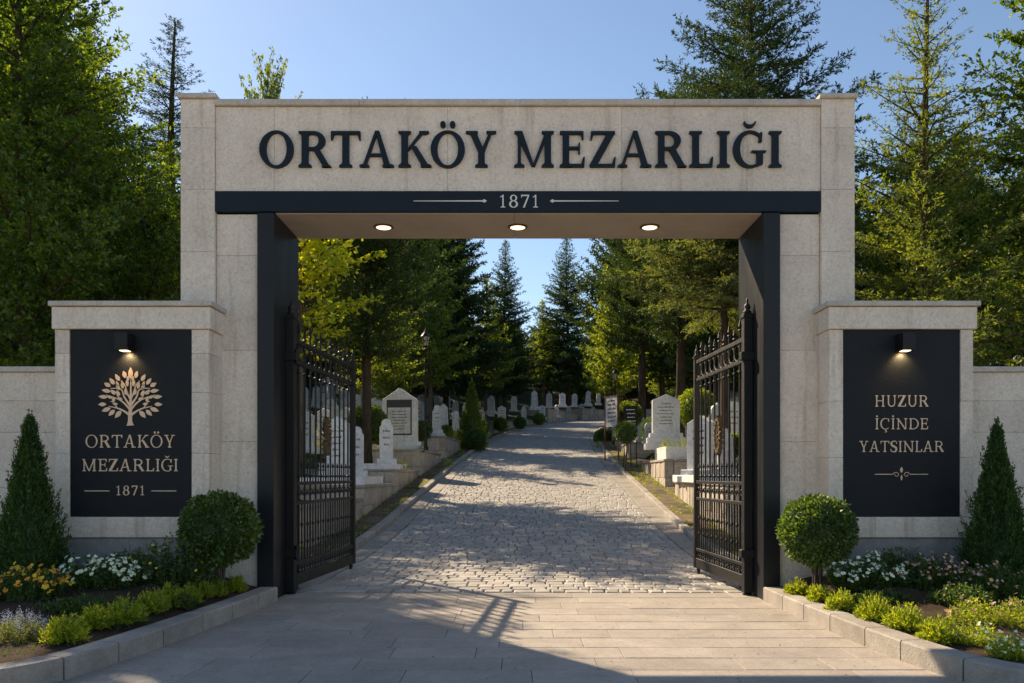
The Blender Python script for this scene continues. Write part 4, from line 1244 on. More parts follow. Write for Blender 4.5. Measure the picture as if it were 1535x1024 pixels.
x,y,z = fl_at(45, 8.25); flower_clump(x,y,z,.46,.32,.32, 61, "mound of orange marigolds at the left edge of the left planter", "marigold_patch", ['F_orange','F_yellow'], 130, fs=.024, nl=4200)
x,y,z = fl_at(152, 8.75); flower_clump(x,y,z,.56,.32,.34, 62, "mound of white flowers below the tree emblem panel", "white_flower_patch", ['F_white'], 230, fs=.023, nl=5600)
x,y,z = fl_at(258, 8.95); flower_clump(x,y,z,.52,.30,.52, 63, "dark leafy clump with small yellow flowers beside the left boxwood ball", "yellow_flower_patch", ['F_yellow'], 40, fs=.018, nl=6400)
x,y,z = fl_at(24, 6.85); flower_clump(x,y,z,.27,.24,.20, 64, "grey lavender cushion at the left planter's front corner", "lavender_patch", ['F_lav'], 150, 'L_lav', fs=.014, nl=3600, leafL=.035, leafW=.008, spike=True)
x,y,z = fl_at(185, 9.2); flower_clump(x,y,z,.30,.12,.34, 65, "dark green leafy plant without flowers against the left plinth", "leafy_plant", [], 0, nl=1500, leafL=.07)
x,y,z = fl_at(1298, 8.85); flower_clump(x,y,z,.46,.28,.34, 66, "mound of white flowers right of the right boxwood ball", "white_flower_patch", ['F_white'], 190, fs=.021, nl=5000)
x,y,z = fl_at(1400, 8.7); flower_clump(x,y,z,.50,.30,.34, 67, "mound of small pink flowers in the middle of the right planter", "pink_flower_patch", ['F_pink'], 130, fs=.019, nl=5600)
x,y,z = fl_at(1492, 8.35); flower_clump(x,y,z,.50,.32,.32, 68, "dark mound with peach flowers in front of the right cone evergreen", "peach_flower_patch", ['F_peach','F_pink'], 80, fs=.017, nl=5400)
x,y,z = fl_at(1350, 9.25); flower_clump(x,y,z,.42,.12,.36, 69, "dark green leafy plant without flowers against the right plinth", "leafy_plant", [], 0, nl=1800, leafL=.07)
x,y,z = fl_at(1462, 7.35); flower_clump(x,y,z,.26,.2,.24, 70, "small yellow green plant with pink flowers nearest the kerb on the right", "mixed_flower_patch", ['F_pink','F_peach'], 26, 'L_low', fs=.019, nl=2200, leafL=.03, leafW=.01)
x,y,z = fl_at(1528, 7.3); flower_clump(x,y,z,.26,.2,.26, 71, "small plant with pale pink flowers at the right picture edge", "mixed_flower_patch", ['F_pink'], 26, 'L_low', fs=.019, nl=2200, leafL=.03, leafW=.01)
x,y,z = fl_at(1468, 6.75); flower_clump(x,y,z,.25,.19,.17, 72, "low green cushion with few white dots near the kerb bend on the right", "green_cushion", ['F_white'], 22, 'L_low', fs=.014, nl=2800, leafL=.028, leafW=.01)
x,y,z = fl_at(1522, 6.35); flower_clump(x,y,z,.25,.19,.17, 73, "low green cushion with pale flowers in the right planter's front corner", "green_cushion", ['F_white'], 60, 'L_low', fs=.014, nl=2800, leafL=.028, leafW=.01)
x,y,z = fl_at(-70, 8.0); flower_clump(x,y,z,.5,.3,.3, 74, "marigolds beyond the left picture edge", "marigold_patch", ['F_orange'], 60, nl=3000)

x,y,z = fl_at(1440, 8.0); flower_clump(x,y,z,.36,.24,.20, 75, "dark low ground cover between the pink and the mixed flowers on the right", "leafy_plant", ['F_peach'], 14, nl=3000, fs=.013)
x,y,z = fl_at(1322, 8.2); flower_clump(x,y,z,.34,.16,.15, 76, "dark low ground cover behind the fourth and fifth golden shrubs on the right", "leafy_plant", [], 0, nl=2200)
x,y,z = fl_at(120, 7.7); flower_clump(x,y,z,.40,.16,.16, 77, "dark low ground cover between the marigolds and the golden shrubs", "leafy_plant", [], 0, nl=2400)
x,y,z = fl_at(250, 8.2); flower_clump(x,y,z,.36,.14,.15, 78, "dark low ground cover in front of the yellow flowered clump", "leafy_plant", [], 0, nl=2200)

# ------------------------------------------------------------------ graves
def retaining(s0, s1, sg, oi, depth, ztop, label, cap=True, tier=None, group="retaining walls of the grave plots"):
    c = road((s0+s1)/2, sg*(oi+depth/2))
    t = empty("retaining_wall", c, label, "wall", group)
    m_ = MB(); rr_ = random.Random(int(s0*100)+(5 if sg > 0 else 0))
    thk = .28
    def zb(s): return float(slope(np.interp(s, ARC, CL[:,1])))-.1
    def run(pa, pb, inward, n_):
        """blocks from point pa to pb (xy), thickness inward"""
        pa = np.array(pa); pb = np.array(pb); L = np.linalg.norm(pb-pa); u = (pb-pa)/L; nn = np.array(inward); k = max(1, int(L/n_))
        cuts = [0]+sorted([(i+rr_.uniform(-.15,.15))/k for i in range(1, k)])+[1]
        zlow = float(slope(min(pa[1], pb[1])))-.15
        h = ztop-zlow; mid = zlow+h*.48
        for (z0_, z1_, out) in ((zlow, mid, .0), (mid, ztop-.06, .0)):
            for a, b in zip(cuts[:-1], cuts[1:]):
                j = rr_.uniform(-.012, .012); A_ = pa+u*L*a-nn*j; B_ = pa+u*L*b-nn*j; g = .004
                A_ = A_+u*g; B_ = B_-u*g
                m_.hexa([(*A_, z0_+g),(*B_, z0_+g),(*(B_+nn*thk), z0_+g),(*(A_+nn*thk), z0_+g),(*A_, z1_),(*B_, z1_),(*(B_+nn*thk), z1_),(*(A_+nn*thk), z1_)], .012)
    n = max(1, int((s1-s0)/6.0))
    P_in = [road(s0+(s1-s0)*i/n, sg*oi)[:2] for i in range(n+1)]
    P_out = [road(s0+(s1-s0)*i/n, sg*(oi+depth))[:2] for i in range(n+1)]
    for a, b in zip(P_in[:-1], P_in[1:]):
        q = np.array(b)-np.array(a); q = q/np.linalg.norm(q); inn = np.array([q[1], -q[0]])*sg
        run(a, b, inn, .34)
    q = np.array(P_in[1])-np.array(P_in[0]); q = q/np.linalg.norm(q)
    inn0 = np.array([q[1], -q[0]])*sg
    run(np.array(P_in[0])+inn0*(thk+.004), P_out[0], q, .6)
    q2 = np.array(P_in[-1])-np.array(P_in[-2]); q2 = q2/np.linalg.norm(q2); inn1 = np.array([q2[1], -q2[0]])*sg
    run(np.array(P_in[-1])+inn1*(thk+.004), P_out[-1], -q2, .8)
    m_.build("wall", M['wallstone'], t)
    m_ = MB()
    for i in range(n):
        a = np.array(P_in[i]); b = np.array(P_in[i+1]); u = (b-a)/np.linalg.norm(b-a); inn = np.array([u[1],-u[0]])*sg
        ks = max(1, int(np.linalg.norm(b-a)/1.1))
        for k in range(ks):
            A_ = a+(b-a)*k/ks+u*.002-inn*.04; B_ = a+(b-a)*(k+1)/ks-u*.002-inn*.04; w2 = inn*(thk+.08)
            if i == 0 and k == 0: A_ = A_-u*.04
            m_.hexa([(*A_,ztop-.058),(*B_,ztop-.058),(*(B_+w2),ztop-.058),(*(A_+w2),ztop-.058),(*A_,ztop+.02),(*B_,ztop+.02),(*(B_+w2),ztop+.02),(*(A_+w2),ztop+.02)], .012)
    a = np.array(P_in[0])+inn0*(thk+.05); b = np.array(P_out[0]); w2 = q*(thk+.04); a = a-q*.04; b = b-q*.04
    m_.hexa([(*a,ztop-.058),(*b,ztop-.058),(*(b+w2),ztop-.058),(*(a+w2),ztop-.058),(*a,ztop+.018),(*b,ztop+.018),(*(b+w2),ztop+.018),(*(a+w2),ztop+.018)][0:8], .012)
    m_.build("coping", M['kerb'], t)
    v = []
    for p, q_ in zip(P_in, P_out): v += [(p[0], p[1], ztop-.05), (q_[0], q_[1], ztop-.03)]
    cx_, cy_, cz_ = c
    v = [(a_-cx_, b_-cy_, c_-cz_) for a_, b_, c_ in v]
    f = [(2*i, 2*i+1, 2*i+3, 2*i+2) for i in range(n)]
    o = npmesh("planting_bed", np.array(v), np.array(f), M['ground'], t)
    return t
def sd_(d): return s_at_y(d-10)
def cx_at(d): return float(np.interp(d-10, CL[:,1], CL[:,0]))
LW = [(15.3,20.0,.92),(20.2,24.1,1.24),(24.4,29.4,1.65),(29.7,35.8,2.40),(37.3,43.2,3.24),(45,51,3.85),(52,59,4.55),(60,67,5.2),(68,75,5.95),(76,83,6.65)]
ordn = ["nearest","second","third","fourth","fifth","sixth","seventh","eighth","ninth","tenth"]
for i, (a, b, zt) in enumerate(LW):
    retaining(sd_(a), sd_(b), -1, RW+.78, 3.0, zt, f"{ordn[i]} stone retaining wall along the left side of the road, counting from the gate")
for i, (a, b) in enumerate(((sd_(83)+1.2, sd_(83)+9), (sd_(83)+10, sd_(83)+18), (sd_(83)+19, sd_(83)+28), (sd_(83)+29, sd_(83)+40))):
    zt = float(road((a+b)/2, 0)[2])+1.15
    retaining(a, b, -1, RW+.9, 3.0, zt, f"{['first','second','third','fourth'][i]} retaining wall round the outside of the distant bend")
RWL = [(17.2,24.4,1.32),(26.3,32.4,1.98),(37.6,41.5,2.95),(43,47,3.5),(48.5,54,4.2),(56,62,4.9),(64,70,5.7)]
for i, (a, b, zt) in enumerate(RWL):
    retaining(sd_(a), sd_(b), 1, RW+.85, 3.2, zt, f"{ordn[i]} stone retaining wall along the right side of the road, counting from the gate")

def arc_top(w_, h, sh, kind):
    """outline of a stele, x centred, from z=0"""
    if kind == 'gable': return [(-w_/2,0),(w_/2,0),(w_/2,h-sh),(w_*.30,h-sh*.62),(0,h),(-w_*.30,h-sh*.62),(-w_/2,h-sh)]
    if kind == 'round': return [(-w_/2,0),(w_/2,0)]+[(w_/2*math.cos(a), h-w_/2+w_/2*math.sin(a)) for a in [math.pi*i/12 for i in range(13)]]
    if kind == 'shoulder':
        top = [(w_/2,h-sh-.1),(w_*.36,h-sh-.04),(w_*.36,h-sh)] + [(w_*.36*math.cos(a), h-sh+sh*math.sin(a)) for a in [math.pi*i/10 for i in range(11)]] + [(-w_*.36,h-sh-.04),(-w_/2,h-sh-.1)]
        return [(-w_/2,0),(w_/2,0)]+top
    if kind == 'taper': return [(-w_/2,0),(w_/2,0),(w_*.40,h-sh),(w_*.30,h-sh*.45),(w_*.14,h-sh*.1),(0,h),(-w_*.14,h-sh*.1),(-w_*.30,h-sh*.45),(-w_*.40,h-sh)]
def headstone(w_, h, th, kind='gable', steps=((1.5,.18),(1.25,.14)), mat='marble', lines=6, inlay=None, side=False, sh=None):
    t = bpy.data.objects.new("headstone", None); COL.objects.link(t)
    z = 0
    m_ = MB()
    for (k, hh) in steps:
        m_.box(-w_*k/2, w_*k/2, -th*(k+.9)/2, th*(k+.9)/2, z, z+hh, .012); z += hh
    m_.build("base", M[mat], t, local=True)
    sh = sh or h*.14
    out = arc_top(w_, h, sh, kind); m_ = MB(); m_.poly([(a, b+z) for a, b in out], -th/2, th/2)
    st = m_.build("stele", M[mat], t, bevel=.012, local=True)
    # raised rim
    yf = -th/2; rc = random.Random(int(w_*1000+h*77))
    iw = w_*.74; z0 = z+h*.12; z1 = z+h-sh*1.05
    if inlay:
        m_ = MB(); m_.box(-iw/2, iw/2, yf-.012, yf+.002, z0, z1, .004); m_.build("inlay", M[inlay], t, local=True)
        m_ = MB(); m_.box(-iw/2+.05, iw/2-.05, yf-.018, yf-.011, z0+.06, z1-.22*(z1-z0), .002); m_.build("tablet", M['marble2'], t, local=True)
        yf -= .018; iw -= .14; z0 += .08; z1 -= .26*(z1-z0)
    else:
        m_ = MB(); r_ = .022
        m_.box(-iw/2, -iw/2+r_, yf-.010, yf+.002, z0, z1); m_.box(iw/2-r_, iw/2, yf-.010, yf+.002, z0, z1)
        m_.box(-iw/2+r_, iw/2-r_, yf-.010, yf+.002, z0, z0+r_); m_.box(-iw/2+r_, iw/2-r_, yf-.010, yf+.002, z1-r_, z1)
        m_.build("raised_rim", M[mat], t, local=True)
    if lines:
        hl = (z1-z0)/(lines+1.5)
        for k in range(lines):
            m_ = MB(); zc = z1-hl*(k+1.1); wl = iw*rc.uniform(.45,.8); x = -wl/2
            while x < wl/2:
                l = rc.uniform(.015,.05)*max(.6, w_); m_.box(x, min(x+l, wl/2), yf-.004, yf+.001, zc-hl*.13, zc+hl*rc.uniform(.06,.2)); x += l+rc.uniform(.008,.02)
            m_.build("inscription_line", M['ink'], t, local=True)
    if kind == 'taper':
        m_ = MB(); m_.lathe((0,0,z+h-.015), [(.03*w_/.4,0),(.045*w_/.4,.03),(.02*w_/.4,.06),(.002,.10)], 8); m_.build("finial", M[mat], t, local=True)
    return t
def put(o, x, y, z, rz, label, group=None, sc=1.0):
    o.location = (x, y, z); o.rotation_euler = (0, 0, rz); o.scale = (sc,)*3
    return tag(o, label, "tombstone", group)

# named tombstones
put(headstone(1.30, 2.0, .30, 'gable', ((1.25,.20),(1.12,.16)), 'marble', 7, 'darkpanel', sh=.42), PX(600,31.2), 21.2, 2.38, R(-7), "large gabled white tombstone with black inlaid tablet, left of the street lamp")
put(headstone(.40, 1.22, .22, 'shoulder', ((2.0,.14),(1.5,.22)), 'marble', 3, sh=.14), PX(579,25.7), 15.7, 1.64, R(12), "slim white headstone with rounded top in front of the large gabled tombstone")
put(headstone(.62, 1.40, .24, 'gable', ((1.7,.2),(1.35,.18)), 'marble', 5, sh=.2), PX(507,21.3), 11.3, 1.22, R(-10), "white gabled headstone seen through the bars of the left gate leaf")
put(headstone(.36, 1.15, .22, 'shoulder', ((1.8,.2),(1.4,.18)), 'marble', 3, sh=.12), PX(534,21.9), 11.9, 1.24, R(20), "narrow white headstone at the free edge of the left gate leaf")
put(headstone(.42, 1.15, .26, 'shoulder', ((1.7,.16),(1.3,.16)), 'marble2', 3, sh=.18), PX(655,38.4), 28.4, 3.24, R(8), "weathered round topped headstone right of the street lamp")
put(headstone(.34, 1.15, .22, 'round', ((1.5,.12),), 'marble', 0), PX(683,47.2), 37.2, 3.85, R(30), "thin white headstone just left of the cone topiary")
put(headstone(.95, 1.36, .24, 'gable', ((1.55,.22),(1.38,.20),(1.2,.16)), 'marble', 7, sh=.2), PX(998,29.2), 19.2, 2.38, R(-3), "big grey white gabled tombstone on three steps on the right of the road")
put(headstone(.80, 1.45, .26, 'gable', ((1.5,.18),(1.25,.16)), 'marble', 4, sh=.2), PX(1052,22.3), 12.3, 1.30, R(-52), "white tombstone turned towards the road, beside the right gate leaf")
# marble kerb frames on plots
def slab_frame(x0, x1, y0, y1, z, h, rz, label, bw=.14, mat='marble'):
    t = empty("grave_surround", ((x0+x1)/2, (y0+y1)/2, z), label, "grave"); hx = (x1-x0)/2; hy = (y1-y0)/2
    m_ = MB(); m_.box(-hx,hx,-hy,-hy+bw,0,h,.012); m_.box(-hx,hx,hy-bw,hy,0,h,.012); m_.box(-hx,-hx+bw,-hy+bw+.002,hy-bw-.002,0,h-.004,.012); m_.box(hx-bw,hx,-hy+bw+.002,hy-bw-.002,0,h-.004,.012)
    m_.build("surround", M[mat], t, local=True)
    m_ = MB(); m_.box(-hx+bw+.002,hx-bw-.002,-hy+bw+.002,hy-bw-.002,0,h-.05); m_.build("soil_fill", M['bed'], t, local=True); t.rotation_euler = (0,0,rz); return t
slab_frame(-5.9,-3.72,14.6,17.6,1.62,.22,0,"low white marble surround under the slim headstone on the left")
slab_frame(-5.8,-3.80,10.5,13.4,1.20,.26,0,"low white marble surround behind the free edge of the left gate leaf")
slab_frame(4.75,7.4,16.8,19.0,1.96,.46,0,"tall white marble surround with plants in front of the big right tombstone")
slab_frame(4.40,6.6,10.2,13.8,1.30,.20,0,"low white marble surround behind the right gate leaf")
# left roadside stones, further up
protos = {'t': headstone(.62,1.35,.28,'taper',((1.6,.18),(1.3,.14)),'marble2',0), 'r': headstone(.60,1.35,.24,'round',((1.5,.16),),'marble2',3),
          'g': headstone(.72,1.40,.26,'gable',((1.5,.18),(1.25,.12)),'marble',3), 's': headstone(.55,1.45,.26,'shoulder',((1.5,.16),(1.3,.12)),'marble2',0)}
used = set(); rl = random.Random(77)
def stone_copy(k, x, y, z, rz, label, group=None, sc=1.0):
    o = protos[k] if k not in used else copy_tree(protos[k]); used.add(k); o.name = "headstone"
    put(o, x, y, z, rz, label, group, sc); o.rotation_euler.x = R(rl.uniform(-2.5,2.5)); o.rotation_euler.y = R(rl.uniform(-2.5,2.5)); return o
row = [(737,592,619,62,'t',"pointed headstone first to the right of the cone topiary"),(770,590,615,69,'r',"broad round headstone second to the right of the cone topiary"),
       (801,585,614,76,'t',"tall pointed headstone with finial left of the far road's end"),(823,586,610,83,'r',"round headstone between the tall pointed one and the spruce trunk"),
       (843,588,609,90,'g',"gabled headstone just left of the big spruce's trunk"),(861,587,609,93,'r',"round headstone just right of the big spruce's trunk"),
       (881,585,608,95,'t',"pointed headstone at the end of the row on the far bend"),(897,588,606,97,'s',"last headstone of the far row, above the notice board")]
for i, (px, pt, pb, d, k, lab) in enumerate(row):
    h = (pb-pt)/1250*d; stone_copy(k, PX(px,d), d-10, PZ(pb,d)-.1, R(5*((i*7)%5-2)), lab, "headstones in the row left of the road", h/1.65)
extra = [(600,37,3.0,.9,"g"),(622,41,3.25,.8,'r'),(664,44,3.75,.9,'t'),(700,54,4.7,.9,'s'),(722,57,4.75,.85,'r'),(752,66,5.5,.9,'g'),(785,72,6.1,.8,'s'),(812,80,6.9,.8,'g'),(834,88,7.6,.8,'t'),(852,95,8.2,.8,'r'),(872,97,8.4,.85,'g'),(889,98,8.5,.7,'r'),
         (960,40,3.1,.8,'s'),(972,36,2.9,.6,'r'),(932,46,3.6,.8,'t'),(921,52,4.2,.8,'g'),(1030,33,2.7,.8,'r'),(1072,29,2.5,.9,'t'),(1088,24,1.5,.8,'s'),(1100,30,2.7,.9,'g')]
for i, (px, d, z, sc_, k) in enumerate(extra):
    kd = {'t': 'pointed', 'r': 'round topped', 'g': 'gabled', 's': 'shouldered'}[k]
    x_ = PX(px, d); zz = max(z, ground(x_, d-10)) if d < 45 else z
    stone_copy(k, x_, d-10, zz-.05, R((i*37)%50-25), f"{kd} white headstone set behind the roadside wall, {zone(px, d)}, number {i+1} outward" if False else f"{kd} white headstone behind the roadside wall, {zone(px, d)}", "headstones behind the roadside walls", sc_)
# scattered hillside headstones
rg = random.Random(21); ps = []
def scatter(n, xr, dr, group, label, dmin=1.9, pxr=None):
    c = 0; tries = 0
    while c < n and tries < 4000:
        tries += 1
        d = rg.uniform(*dr); x = rg.uniform(*xr); y = d-10
        if pxr and not (pxr[0] < 777+x/d*1250 < pxr[1]): continue
        dist = float(np.min(np.hypot(CL[:,0]-x, CL[:,1]-y)))
        if dist < 7.6: continue
        if any((x-a)**2+(y-b)**2 < dmin**2 for a, b in ps): continue
        ps.append((x, y)); c += 1
        kk = rg.choice('trgs'); tn = rg.uniform(-35,35); sz_ = rg.uniform(.75,1.15)
        kd = {'t': 'pointed', 'r': 'round topped', 'g': 'gabled', 's': 'shouldered'}[kk]
        lab = f"{'small' if sz_ < .88 else 'tall' if sz_ > 1.03 else 'middling'} {kd} headstone {'turned left' if tn > 12 else 'turned right' if tn < -12 else 'facing front'}, {zone(777+x/d*1250, d)}"
        stone_copy(kk, x, y, ground(x, y)-.08, R(tn), lab, group, sz_)
scatter(70, (-22,-2), (27,78), "headstones on the left hillside", "pale headstone among the tree trunks on the hillside left of the road", pxr=(440,760))
scatter(75, (5,26), (24,75), "headstones on the right hillside", "pale headstone among the tree trunks on the hillside right of the road", pxr=(880,1150))
scatter(22, (13,24), (23,40), "headstones above the right boundary wall", "pale headstone showing above the right boundary wall", pxr=(1440,1600))

# topiary and shrubs by the road
def gz(x, y): return ground(x, y)
xx = PX(707,44.5); cone_shrub(xx, 34.5, 2.75, PZ(572,44.5)-2.75, 1.0, "tall clipped green cone topiary on the left verge", 8, 9000, .09, .04, 'L_far', "cone_topiary")
ball_shrub(PX(712,43.3), 33.3, 2.75, 3.35, .55, "round dark bush at the foot of the cone topiary", "round_bush", 9, 'L_box', 4500, .08, .05, False)
ball_shrub(PX(551,27.6), 17.6, 1.9, PZ(636,27.6), .66, "round clipped bush between the left gate leaf and the gabled tombstone", "round_bush", 10, 'L_box', 7000, .07, .045)
ball_shrub(PX(942,37.5), 27.5, 2.6, PZ(622,37.5), .62, "round bright bush behind the black sign on the right", "round_bush", 11, 'L_far', 4500, .08, .05)
ball_shrub(PX(1045,31), 21, 2.5, PZ(612,31), .75, "round leafy bush right of the big pine trunk", "round_bush", 12, 'L_far', 5500, .08, .05)
ball_shrub(PX(985,38.5), 28.5, 2.9, 3.5, .7, "low bush behind the big right tombstone", "round_bush", 13, 'L_box', 4500, .08, .05, False)
ball_shrub(PX(938,31.0), 21.0, 1.55, PZ(648,31.0), .42, "small gnarled shrub under the black sign on the right verge", "gnarled_shrub", 14, 'L_box', 3600, .06, .035)
ball_shrub(PX(905,50.5), 40.5, 3.2, 3.75, .6, "low bright bush at the inner edge of the bend", "round_bush", 15, 'L_far', 3200, .08, .05, False)
for i, (px, d, z, r, lab, mt) in enumerate([(600,27.0,1.66,.26,"small flowering plant beside the slim headstone on the left",'L_far'),(676,38.0,3.2,.3,"small green plant on the fifth left retaining wall",'L_far'),
        (630,30.3,2.3,.22,"dark little conifer at the base of the street lamp",'L_box'),(962,28.0,1.15,.34,"yellow green weeds at the foot of the second right retaining wall",'L_low'),
        (985,26.6,1.0,.22,"low weeds at the corner of the second right retaining wall",'L_low'),(1000,27.8,2.35,.30,"low plants inside the tall marble surround on the right",'L_low'),(1022,27.8,2.35,.30,"yellowish plants at the right end of the tall marble surround",'L_low'),
        (1040,25.6,.85,.35,"green plants between the two nearest right retaining walls",'L_far'),(672,33.0,1.85,.2,"grass tuft at the left kerb beyond the fourth wall",'L_low'),(895,44,2.95,.35,"grass tuft on the right verge by the bend",'L_low'),
        (730,52,3.7,.4,"green shrub on the sixth left retaining wall",'L_box'),(785,70,5.6,.5,"green shrub between the distant headstones on the left",'L_box'),(812,78,6.4,.5,"dark shrub beside the tall pointed headstone",'L_box')]):
    tuft_shrub(PX(px,d), d-10, z, r, r*1.5, 80+i, lab, None, "small_plant", mt, 1300)

for i, (px, d, z, r_, mt) in enumerate([(632,36.5,3.1,.42,'L_box'),(668,42.5,3.3,.4,'L_far'),(722,50.5,4.0,.45,'L_box'),(750,60,4.75,.5,'L_far'),(779,67,5.3,.5,'L_box'),(808,75,6.1,.55,'L_far'),(955,44,3.5,.5,'L_box'),(1012,35,2.9,.42,'L_far'),(1068,31,2.7,.5,'L_box'),(1098,27,2.1,.4,'L_far')]):
    ball_shrub(PX(px,d), d-10, z, z+r_*.8, r_, f"{'dark' if mt == 'L_box' else 'bright'} clipped bush among the roadside graves, {['right of the street lamp','just left of the cone topiary','first right of the cone topiary','second right of the cone topiary','third right of the cone topiary','fourth right of the cone topiary','behind the small gnarled shrub','behind the big right tombstone','at the foot of the big pine','beyond the free edge of the right gate leaf'][i]}", "round_bush", 30+i, mt, 2400, .09, .055, False)
# street lamp
def street_lamp(x, y, z, H, label):
    t = empty("street_lamp", (x, y, z), label, "street lamp"); I = M['iron']
    m_ = MB(); m_.lathe((0,0,-.1), [(.16,0),(.16,.25),(.11,.32),(.12,.42),(.07,.5),(.055,.9),(.065,.95),(.05,1.0),(.04,H*.55),(.05,H*.56),(.035,H*.57),(.03,H-.75),(.06,H-.72),(.03,H-.66)], 12)
    m_.build("pole", I, t, True, local=True)
    zl = H-.72; m_ = MB()
    m_.lathe((0,0,zl), [(.05,0),(.11,.03),(.11,.05)], 6)
    for k in range(6):
        a = 2*math.pi*k/6; m_.tube([(.10*math.cos(a),.10*math.sin(a),zl+.05),(.17*math.cos(a),.17*math.sin(a),zl+.42)], .010, 4)
    m_.lathe((0,0,zl+.42), [(.20,0),(.21,.02),(.12,.14),(.07,.18),(.075,.22),(.03,.25),(.035,.29),(.005,.38)], 6)
    lt = m_.build("lantern", I, t, local=True)
    m_ = MB(); m_.lathe((0,0,zl), [(.095,.052),(.163,.418)], 6); m_.build("lantern_glass", M['lglass'], lt, local=True)
dl_ = 34.0
street_lamp(PX(638,dl_), dl_-10, 2.30, PZ(494,dl_)-2.30, "black lamp post with lantern beside the gabled tombstone")
street_lamp(PX(922,47), 37, 3.3, 4.2, "slim dark lamp post behind the notice board on the right")

# notice boards
dn = 37.0; xb = PX(917,dn); zg = float(slope(dn-10))+.05
t = empty("notice_board", (xb, dn-10, zg), "white notice board with dark writing and reddish frame on two posts", "notice board", None, R(-62))
m_ = MB()
zt, zb_ = PZ(595,dn)-zg, PZ(640,dn)-zg
m_.box(-.55,-.50,-.025,.025,-.1,zt+.12,.004); m_.box(.50,.55,-.025,.025,-.1,zt+.25,.004); m_.build("post", M['wood'], t, local=True)
m_ = MB(); m_.box(-.49,.49,-.02,.02,zb_,zt,.004); m_.build("board", M['white'], t, local=True)
m_ = MB(); m_.box(-.498,.498,-.035,.03,zt+.001,zt+.05,.004); m_.box(-.498,-.455,-.032,-.021,zb_,zt); m_.box(.455,.498,-.032,-.021,zb_,zt); m_.build("frame", M['wood'], t, local=True)
m_ = MB(); rc = random.Random(4)
for k in range(6):
    z_ = zt-.16-.18*k
    x = -.28
    while x < .28:
        l = rc.uniform(.03,.10); m_.box(x, x+l, -.024, -.019, z_-.04, z_+rc.uniform(0,.05)); x += l+.03
m_.build("writing", M['ink'], t, local=True)
dk = 33.0; xk = PX(945,dk); zg = float(slope(dk-10))+.05
t = empty("sign_stand", (xk, dk-10, zg), "black sign with white lines of writing on thin legs by the right verge", "sign", None, R(-12))
m_ = MB(); zt, zb_ = PZ(609,dk)-zg, PZ(640,dk)-zg
m_.box(-.27,.27,-.015,.015,zb_,zt,.004); m_.build("board", M['panel'], t, local=True)
m_ = MB()
for sg in (-1, 1): m_.tube([(sg*.22,.02,zb_+.1),(sg*.26,-.10,-.05)], .016, 6)
m_.tube([(0,.02,zb_+.1),(0,.35,-.05)], .016, 6); m_.build("leg", M['iron'], t, local=True)
m_ = MB()
for k in range(4):
    z_ = zt-.14-.15*k; x = -.16+.02*k
    while x < .16:
        l = rc.uniform(.03,.07); m_.box(x, x+l, -.018, -.014, z_-.015, z_+.02); x += l+.02
m_.build("writing", M['cream'], t, local=True)

# grass on the verges and round the graves
def grass(name, pts_fn, n, L, mat, seed):
    rng = np.random.RandomState(seed); P = []
    for _ in range(n): P.append(pts_fn(rng))
    P = np.repeat(np.array(P), 9, axis=0); P[:,:2] += rng.normal(0,.045,(len(P),2))
    D = rng.normal(0,.45,P.shape); D[:,2] = 1
    o = leaf_mesh(name, P, D, L*rng.uniform(.5,1.3,len(P)), L*.16, M[mat], None, rng)
    return tag(o, "short green grass tufts on the verges and hillside", "grass", None, "stuff")
def vp(rng):
    sg = rng.choice([-1,1]); s = S0+3+rng.rand()**1.3*80; o = RW+rng.choice([.3,.75,.95,.8])+rng.normal(0,.06)
    x, y, z = road(s, sg*o); return (x, y, z+.08)
grass("verge_grass", vp, 1500, .07, 'L_low', 5)
def hp(rng):
    while True:
        d = rng.uniform(20, 70); x = rng.uniform(-18, 20); y = d-10
        if float(np.min(np.hypot(CL[:,0]-x, CL[:,1]-y))) > 7.2: return (x, y, ground(x, y))
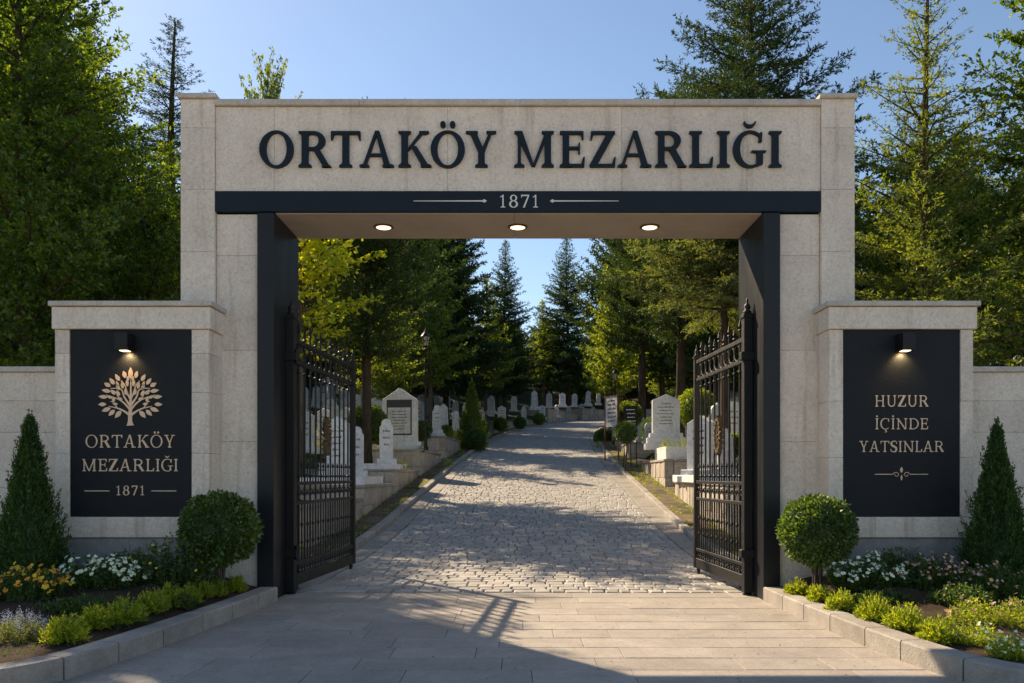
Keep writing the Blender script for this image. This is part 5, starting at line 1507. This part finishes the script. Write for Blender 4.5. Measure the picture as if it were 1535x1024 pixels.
grass("hillside_grass", hp, 5000, .16, 'L_far', 6)
def bp(rng):
    sg = rng.choice([-1,1]); y = rng.uniform(-3.8,-.3); x = sg*rng.uniform(3.4,6.6); return (x, y, bedz(x,y))
grass("planter_ground_cover", bp, 420, .05, 'L_dark', 7)["label"] = "sparse dark weeds on the planter soil"
# fallen leaves on paving
rng = np.random.RandomState(9); n = 260
X = rng.uniform(-5,5,n); Y = rng.uniform(-4,.5,n); keep = np.abs(X) < 2.85; X = X[keep]; Y = Y[keep]; n = len(X)
D = rng.normal(0,1,(n,3)); D[:,2] = .12
o = leaf_mesh("fallen_leaves", np.stack([X,Y,np.full(n,.004)],1), D, .03*rng.uniform(.4,1.1,n), .013, M['rust'], None, rng, 3.0)
tag(o, "tiny dry leaves scattered over the paving", "leaves", None, "stuff")

# tell look-alikes of one label apart by their order from the left of the photograph
from collections import defaultdict
same = defaultdict(list)
for o in COL.objects:
    if o.parent is None and o.get("group") and o.get("label"): same[o["label"]].append(o)
ORD = ["first","second","third","fourth","fifth","sixth","seventh","eighth","ninth"]
for lab, l in same.items():
    if len(l) < 2: continue
    l.sort(key=lambda o: o.location.x/(o.location.y+10))
    for i, o in enumerate(l):
        if len(lab.split()) > 13: lab = lab.replace(' headstone', ' stone').replace('mid distance', 'midway').replace('standing ', '').replace('middling', 'mid')
        if len(lab.split()) > 13: lab = lab.replace(' turned left', '').replace(' turned right', '').replace(' facing front', '') + (' angled' if 'turned' in l[0]['label'] else '')
        if len(l) == 2: o["label"] = lab + (", left of two" if i == 0 else ", right of two")
        elif i < 9: o["label"] = lab + f", {ORD[i]} from left"

for o in COL.objects:
    lb = o.get("label")
    if lb and len(lb.split()) > 16:
        for a, b in ((" set behind the roadside wall", " by the wall"), (" behind the roadside wall", " by the wall"), ("mid distance", "midway"), (" facing front", ""), (" clipped bush among the roadside graves", " clipped bush")):
            lb = lb.replace(a, b)
            if len(lb.split()) <= 16: break
        o["label"] = lb
        print("LABEL", len(lb.split()), lb)
